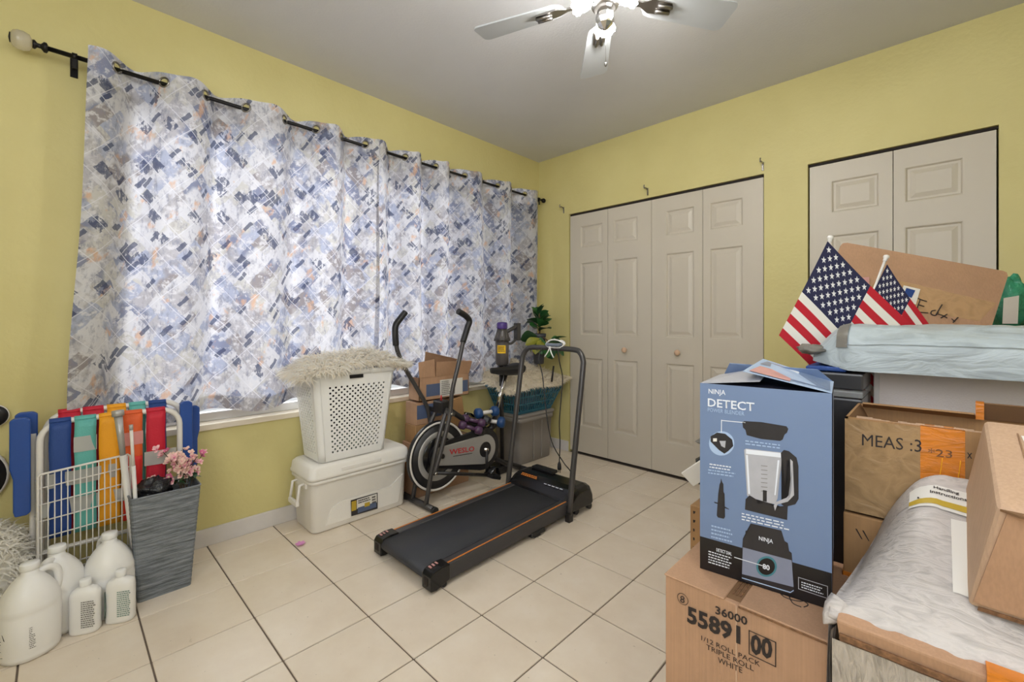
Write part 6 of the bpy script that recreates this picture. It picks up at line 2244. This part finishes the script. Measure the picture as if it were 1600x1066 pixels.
def top_fn(u, v):
    x = PX0 - 0.006 + (PX1 - PX0 + 0.006) * u
    # v: 0..0.1 curls over the front edge, the rest climbs to the back
    if v < 0.12:
        t = v / 0.12
        y = PY0 + 0.008 - 0.006 * math.sin(t * PI)
        z = PZ0 - 0.004 * (1 - t) + 0.012 * t
        return V((x, y + 0.014 * t, z + 0.003 * noise.noise(V((x * 40, t, 3)))))
    t = (v - 0.12) / 0.88
    y = PY0 + 0.022 + (PY1 - PY0 - 0.022) * t
    xs_ = PX0 - 0.006 + 0.028 * t
    x = xs_ + (PX1 - xs_) * u
    return V((x, y, top_h(x, y)))


b.grid(top_fn, 70, 50)
# left end and back of the wrap falling to the box
b.grid(lambda u, v: V((PX0 - 0.006 + 0.028 * u - 0.006 * math.sin(PI * v), PY0 + 0.01 + (PY1 - PY0 - 0.01) * u, PZ0 - 0.60 * v + 0.012)), 14, 8)
b.grid(lambda u, v: V((PX0 + 0.022 + (PX1 - PX0 - 0.022) * u, PY1, (top_h(PX0 + 0.022 + (PX1 - PX0 - 0.022) * u, PY1)) * (1 - v) + (PZ0 - .05) * v)), 40, 3)
b.done('foam_wrap', 'wrap', pk, normals=False)
# torn corner tip of wrap
b = MB(); b.lathe([(0.001, 0), (0.01, 0.012), (0.018, 0.03), (0.02, 0.05)], (PX0 - 0.014, PY0 + 0.01, PZ0 - 0.02), 8, (0.5, 0.6, 0.7)); b.done('wrap_tip', 'wrap', pk)
# printed labels lying on the foam
def lab_pt(x, y): return V((x, y, top_h(x, y) + 0.003))
b = MB(); b.grid(lambda u, v: lab_pt(2.610 + 0.11 * u, -1.945 + 0.052 * v - 0.012 * u), 14, 8); lb = b.done('label', 'paper', pk, normals=False)
b = MB(); b.grid(lambda u, v: lab_pt(2.610 + 0.11 * u, -1.939 + 0.013 * v - 0.012 * u) + V((0, 0, .001)), 14, 2); b.done('label_stripe', 'gold', lb, normals=False)


def curve_text(txt, x, y, w_, h_, par, slope=-0.1):
    cu = bpy.data.curves.new('t', 'FONT'); cu.body = txt; cu.size = 1; cu.resolution_u = 2; cu.offset = 0.02
    ob = bpy.data.objects.new('t', cu); col.objects.link(ob)
    dg = bpy.context.evaluated_depsgraph_get(); dg.update()
    me = bpy.data.meshes.new_from_object(ob.evaluated_get(dg)); bpy.data.objects.remove(ob)
    xa, xb = min(v.co.x for v in me.vertices), max(v.co.x for v in me.vertices)
    ya, yb = min(v.co.y for v in me.vertices), max(v.co.y for v in me.vertices)
    for v in me.vertices:
        a = (v.co.x - xa) / (xb - xa) * w_
        c__ = (v.co.y - ya) / (yb - ya) * h_
        v.co = lab_pt(x + a, y + c__ + slope * a) + V((0, 0, 0.0015))
    me.transform(MW[par.name].inverted()); me.materials.clear(); me.materials.append(M['ink'])
    me.name = 'lettering'
    o = bpy.data.objects.new('lettering', me); col.objects.link(o); o.parent = par


curve_text('Handling', 2.645, -1.909, 0.035, 0.008, lb)
curve_text('Instructions', 2.640, -1.918, 0.05, 0.007, lb)
lines_print('small_print', [lab_pt(2.622, -1.920), lab_pt(2.702, -1.928), lab_pt(2.702, -1.934), lab_pt(2.622, -1.926)], 1, 'ink', lb, (0, -0.3, 1), 4, 0.7, 0.0015)
b = MB(); b.grid(lambda u, v: lab_pt(2.668 + 0.05 * u, -2.10 + 0.135 * v), 8, 12); b.done('label', 'paper', pk, normals=False)

# ---- tilted brown box resting on the foam package
A_ = V((2.712, -2.160, 0.866)); eB = V((-0.028, -0.005, -0.192)); eC = V((0.0, 0.245, 0.086)); eX = V((0.34, 0.0, -0.004))
eB = (eB - eC.normalized() * eB.dot(eC.normalized()) * 0.75)
tb_ = thing('taped_box', 'tan cardboard box tilted on the wrapped package at the right edge', 'box', A_ + eB + eX * 0.5 + eC * 0.5)
b = MB(); b.hexa([A_ + eB, A_ + eB + eX, A_ + eB + eX + eC, A_ + eB + eC, A_, A_ + eX, A_ + eX + eC, A_ + eC], 0.009, 3); b.done('carton', 'card_l', tb_)
nF = eX.cross(eB).normalized()
if nF.y > 0: nF = -nF
nT = eX.cross(eC).normalized()
nL = eC.cross(eB).normalized()
if nL.x > 0: nL = -nL
b = MB(); q = A_ + eX * 0.03 + eB * 0.03
b.prism([q + nF * .001, q + eX * 0.7 + nF * .001, q + eX * 0.7 + eB * 0.9 + nF * .001, q - eX * 0.02 + eB * 0.9 + nF * .001], nF, 0.003); b.done('front_flap', 'card', tb_)
b = MB(); b.prism([q - eX * .02 + nF * .001, q + eX * 0.7 + nF * .001, q + eX * 0.7 + nF * 0.022 + nT * .006, q + eX * 0.03 + nF * 0.016 + nT * .004], nT, 0.004); b.done('lifted_flap', 'card_in', tb_)
b = MB(); q = A_ + nT * 0.0012 + eX * 0.14 + eC * 0.50
b.poly([q, q + eX * 0.3, q + eX * 0.3 + eC * 0.33, q - eX * 0.02 + eC * 0.33]); lb2 = b.done('label', 'paper', tb_, normals=False)
lines_print('small_print', [q + eX * .02 + eC * .3, q + eX * .25 + eC * .3, q + eX * .25 + eC * .05, q + eX * .02 + eC * .05], 5, 'ink_soft', lb2, nT, 3)
b = MB(); b.tube([A_ + eX * 0.12 + nT * .001, A_ + eX * 0.11 + eC * 0.85 + nT * .001], 0.0012, 6); b.done('crease', 'card', tb_)
b = MB(); b.prism([A_ + eB + eX * .03 + nF * .001, A_ + eB + eX * .6 + nF * .001, A_ + eB * .965 + eX * .6 + nF * .001, A_ + eB * .965 + eX * .03 + nF * .001], nF, 0.002); b.done('torn_edge', 'corr', tb_)

# ---- cream carton, dark crate, poly bag on top
cr = thing('cream_carton', 'large plain off-white carton standing under the grey poly bag', 'box', (2.86, -1.25, 0))
b = MB(); b.box((2.522, -1.43, 0), (3.20, -1.08, 0.992), 0.004, 2); b.done('carton', 'cream_box', cr)
b = MB(); b.box((2.516, -1.434, 0.70), (2.530, -1.418, 0.988), 0.002, 1); b.done('corner_flap', 'white_trim', cr)
dc = thing('dark_crate', 'smoky black plastic crate between the blue carton and the off-white carton', 'crate', (2.45, -1.50, 0))
b = MB(); b.box((2.385, -1.62, 0), (2.508, -1.405, 0.925), 0.006, 2); b.done('body', 'dkplastic', dc)
b = MB(); b.box((2.380, -1.625, 0.928), (2.510, -1.40, 0.945), 0.004, 2); b.done('lid', 'clear', dc)
b = MB(); b.box((2.392, -1.60, 0.947), (2.508, -1.41, 0.990), 0.005, 2); b.done('tray', 'dkplastic', dc)

pb = thing('poly_bag', 'pale grey poly mailer bag laid flat across the off-white carton', 'bag', (2.85, -1.4, 0.995))
bgx0, bgx1, bgy0, bgy1 = 2.385, 3.30, -1.60, -1.13


def bag_fn(u, v):
    # v runs around the section: front bottom edge, over the top, to the back
    x = bgx0 + (bgx1 - bgx0) * u
    a = PI * v
    end = min(1, u / 0.10)
    hgt = 0.125 * (0.30 + 0.70 * math.sin(end * PI / 2))
    ym, hw = (bgy0 + bgy1) / 2, (bgy1 - bgy0) / 2
    c_, s_ = math.cos(a), math.sin(a)
    y = ym - hw * math.copysign(abs(c_) ** 0.55, c_) * (0.72 + 0.28 * end)
    z = 0.998 + hgt * abs(s_) ** 0.62
    k = noise.noise(V((x * 7, v * 5, 1))) * 0.012 + noise.noise(V((x * 22, v * 12, 4))) * 0.005
    return V((x, y - k * 0.8, z + k * s_ + (0.018 * (1 - end))))


b = MB(); b.grid(bag_fn, 90, 40)
b.grid(lambda u, v: V((bgx0 + (bgx1 - bgx0) * u, bag_fn(u, 0).y + (bag_fn(u, 1).y - bag_fn(u, 0).y) * v, min(bag_fn(u, 0).z, bag_fn(u, 1).z))), 90, 4)
b.done('film', 'bag', pb, normals=False)
b = MB(); b.grid(lambda u, v: bag_fn(0.0 + 0.002 * u, v) .lerp(V((bgx0 + 0.01, -1.36, 1.04)), u), 3, 30); b.done('end_fold', 'bag', pb, normals=False)
b = MB(); b.grid(lambda u, v: bag_fn(0.065 + 0.03 * u, 0.10 + 0.34 * v) + V((0, -0.004, 0.003)), 4, 10); b.done('tape', 'bagin', pb, normals=False)
tp = rock((bgx0 - 0.002, -1.545, 1.050), (0.035, 0.03, 0.014), 0.5, 5, 16, 10, 5); tp.done('twisted_tip', 'bagin', pb)
b = MB(); b.grid(lambda u, v: bag_fn(0.09 + 0.91 * u, 0.13) + V((0, -0.004 - .002 * v, 0.003 * v - .001)), 60, 1); b.done('seam', 'bag', pb, normals=False)
b = MB(); b.box((2.375, -1.585, 0.992), (2.47, -1.42, 1.004), 0.003, 1); b.done('blue_underside', 's_blue', pb)

# ---- tall open carton with raised flap
oc = thing('open_carton', 'tall open brown carton with one long raised flap, at the back beneath the second closet', 'box', (2.60, -0.8, 0))
b = MB()
b.box((2.36, -1.02, 0), (2.95, -0.60, 0.012)); b.box((2.36, -1.02, 0), (2.95, -1.012, 1.10)); b.box((2.36, -0.608, 0), (2.95, -0.60, 1.10)); b.box((2.36, -1.02, 0), (2.368, -0.60, 1.10)); b.box((2.942, -1.02, 0), (2.95, -0.60, 1.10))
b.done('carton', 'card', oc)
TL, TR, BR = dep(1316, 378, 1.80), dep(1577, 425, 1.62), dep(1551, 506, 1.58)
BL = TL + (BR - TR) * 1.15
Q = []
def rcorner(p, a, c_, r=0.018):
    a_, c2 = (a - p).normalized(), (c_ - p).normalized()
    return [p + a_ * r, p + a_ * r * .35 + c2 * r * .35 * 0.6, p + c2 * r]
Q = rcorner(TL, BL, TR) + rcorner(TR, TL, BR) + [BR + (BR - TR) * 0.3, BL + (BL - TL) * 0.3]
n_ = (TR - TL).cross(BL - TL).normalized()
if n_.y > 0: n_ = -n_
b = MB(); b.prism(Q, -n_, 0.005); fl_ = b.done('raised_flap', 'card', oc)
P = lambda u, v: TL.lerp(TR, u).lerp(BL.lerp(BR, u), v)
b = MB(); b.poly([P(.30, .50) + n_ * .001, P(.985, .62) + n_ * .001, P(.93, 1.0) + n_ * .001, P(.25, 1.0) + n_ * .001]); b.done('clear_tape', 'tape_c', fl_, normals=False)
FU = (TR - TL).normalized(); FV = n_.cross(FU).normalized()
if FV.z < 0: FV = -FV
# handwritten carrier word, as pen strokes
def at_flap(px, py): return on_plane(px, py, TL + n_ * 0.0025, n_)
for stroke in ([(1434, 466), (1441, 469), (1448, 471)], [(1438, 468), (1434, 479), (1432, 486)], [(1434, 476), (1444, 479)], [(1430, 487), (1439, 488), (1450, 489)],
               [(1472, 476), (1466, 486), (1462, 493)], [(1462, 485), (1456, 486), (1455, 491), (1462, 493), (1466, 488)], [(1466, 491), (1473, 493), (1480, 497)], [(1480, 491), (1470, 497)], [(1487, 498), (1492, 503)], [(1497, 496), (1489, 504)]):
    b = MB(); b.tube([at_flap(*p) for p in stroke], 0.0018, 6, sub=3); b.done('pen_stroke', 'ink', fl_)
b = MB(); q_ = [at_flap(1412, 446), at_flap(1438, 452), at_flap(1431, 476), at_flap(1405, 466)]; b.poly(q_); lf = b.done('paper_label', 'paper', fl_, normals=False)
b = MB(); b.poly([at_flap(1416, 450) + n_ * .001, at_flap(1430, 454) + n_ * .001, at_flap(1424, 466) + n_ * .001, at_flap(1412, 460) + n_ * .001]); b.done('label_print', 's_blue', lf, normals=False)
b = MB(); b.prism([at_flap(1346, 434), at_flap(1358, 433), at_flap(1358, 446), at_flap(1346, 446)], n_, 0.001); b.done('pink_sticker', 'pr_pink', fl_)

# green bag and grey strip beyond it
gb = thing('green_bag', 'crumpled green plastic bag sticking up behind the raised carton flap', 'bag', (2.86, -0.80, 1.05))
gc = dep(1578, 478, 1.70)
b = rock(gc, (0.052, 0.045, 0.11), 0.35, 8, 24, 18, 4); b.done('film', 'green_bag', gb)
b = MB(); b.prism([dep(1568, 466, 1.61), dep(1592, 462, 1.61), dep(1590, 506, 1.60), dep(1566, 506, 1.60)], (0.0, -0.02, 0), 0.25); b.done('grey_strip', 'paper', gb)
ob_ = thing('edge_carton', 'brown carton at the far right edge beside the green bag', 'box', (3.08, -0.95, 0))
b = MB(); b.box((2.962, -1.04, 0), (3.20, -0.60, 1.21), 0.004, 2); b.done('carton', 'card_d', ob_)


# ---- two stick flags
def stick_flag(label, top, hoist_end, fly_end, stick_top, stick_bot, seed, wav, canton=0.40):
    t = thing('stick_flag', label, 'flag', stick_bot, 'small stick flags')
    top, hoist_end, fly_end = V(top), V(hoist_end), V(fly_end)
    nf = (fly_end - top).cross(hoist_end - top).normalized()
    if nf.dot(CAM - top) < 0: nf = -nf

    def fs(u, v, l=0.0):   # u fly, v from the foot (0) to the head (1)
        p = top + (fly_end - top) * u + (hoist_end - top) * (1 - v)
        wv_ = wav * (math.sin(5.5 * u + 2.2 * v + seed) * u + 0.5 * math.sin(3 * v + 7 * u))
        return p + nf * (wv_ + l)
    m_ = MB(); m_.grid(lambda u, v: fs(u, v), 26, 26, lambda u, v: (u, v)); m_.done('cloth', 'flag', t, normals=False)
    m_ = MB()
    for r_ in range(9):
        n_s = 6 if r_ % 2 == 0 else 5
        for c_ in range(n_s):
            cu = canton * ((c_ * 2 + 1 + (0 if n_s == 6 else 1)) / 12)
            cv = 6 / 13 + (7 / 13) * (1 - (r_ + 1) / 10)
            asp = (fly_end - top).length / (hoist_end - top).length
            rv = 0.031
            pts_ = []
            for k in range(10):
                a = PI / 2 + PI * k / 5 + 0.62
                rr_ = rv if k % 2 == 0 else rv * 0.42
                pts_.append(fs(cu + rr_ * math.cos(a) / asp, cv + rr_ * math.sin(a), 0.0009))
            c0_ = fs(cu, cv, 0.0009)
            for k in range(10): m_.poly([c0_, pts_[k], pts_[(k + 1) % 10]])
    st_ = m_.done('stars', 'star', t, normals=False)
    st_['kind'] = 'stuff'
    st, sb = V(stick_top), V(stick_bot)
    m_ = MB(); m_.cyl(sb, st, 0.0042, n=10); m_.done('stick', 'tube_w', t)
    d = (st - sb).normalized()
    m_ = MB(); m_.lathe([(0.004, -0.012), (0.006, -0.008), (0.0065, 0.0), (0.009, 0.004), (0.0085, 0.010), (0.003, 0.013)], st, 14, d); m_.done('finial', 'tube_w', t)
    return t


d1_ = 1.44
stick_flag('larger-showing stick flag leaning left over the blue carton', dep(1293, 377, d1_), dep(1217, 524, d1_), dep(1463, 549, d1_ + 0.02), dep(1297, 374, d1_ + 0.012), dep(1262, 585, d1_ + 0.02), 0.4, 0.006)
stick_flag('second stick flag half hidden behind the first, beside the raised carton flap', dep(1386, 413, 1.52), dep(1330, 522, 1.54), dep(1478, 548, 1.53), dep(1384, 404, 1.53), dep(1325, 560, 1.53), 1.7, 0.004)

# ---- bits beyond the blue carton on the left
lc = thing('small_carton', 'small dark-stained brown carton on the floor left of the blue carton', 'box', (2.2, -1.46, 0))
b = MB(); b.box((2.045, -1.60, 0), (2.33, -1.34, 0.508), 0.003, 1); b.done('carton', 'card_d', lc)
b = MB()
rr = random.Random(2)
for k in range(9):
    z = 0.49 - 0.03 * k
    b.poly([(2.055, -1.6006, z), (2.060 + rr.uniform(0, .004), -1.6006, z), (2.061, -1.6006, z - 0.008), (2.056, -1.6006, z - 0.01)])
b.done('punch_marks', 'ink', lc, normals=False)
b = rock((2.17, -1.50, 0.600), (0.13, 0.11, 0.09), 0.35, 13, 26, 18, 4)
tag(rebase(b.done('plastic_bag', 'blackbag')), 'black plastic bag heaped on the small carton left of the blue carton', 'bag')
b = rock((2.20, -1.545, 0.715), (0.135, 0.10, 0.05), 0.5, 17, 26, 18, 5)
tag(rebase(b.done('plastic_sheet', 'bagin')), 'dark grey crumpled plastic on top of the black bag heap', 'bag')
b = MB()
W_ = Matrix.Translation((2.085, -1.63, 0.635)) @ Matrix.Rotation(R(-42), 4, 'Y') @ Matrix.Rotation(R(15), 4, 'X')
b.box((-0.05, -0.004, -0.028), (0.05, 0.004, 0.028), 0.002, 1, W_)
tag(rebase(b.done('paper_packet', 'paper')), 'white and pink printed packet wedged among the black bags', 'packet')
b = rock((2.175, -1.695, 0.285), (0.06, 0.055, 0.285), 0.25, 19, 22, 16, 4)
tag(rebase(b.done('white_bag', 'wrap')), 'white plastic bag between the small carton and the blue carton', 'bag')
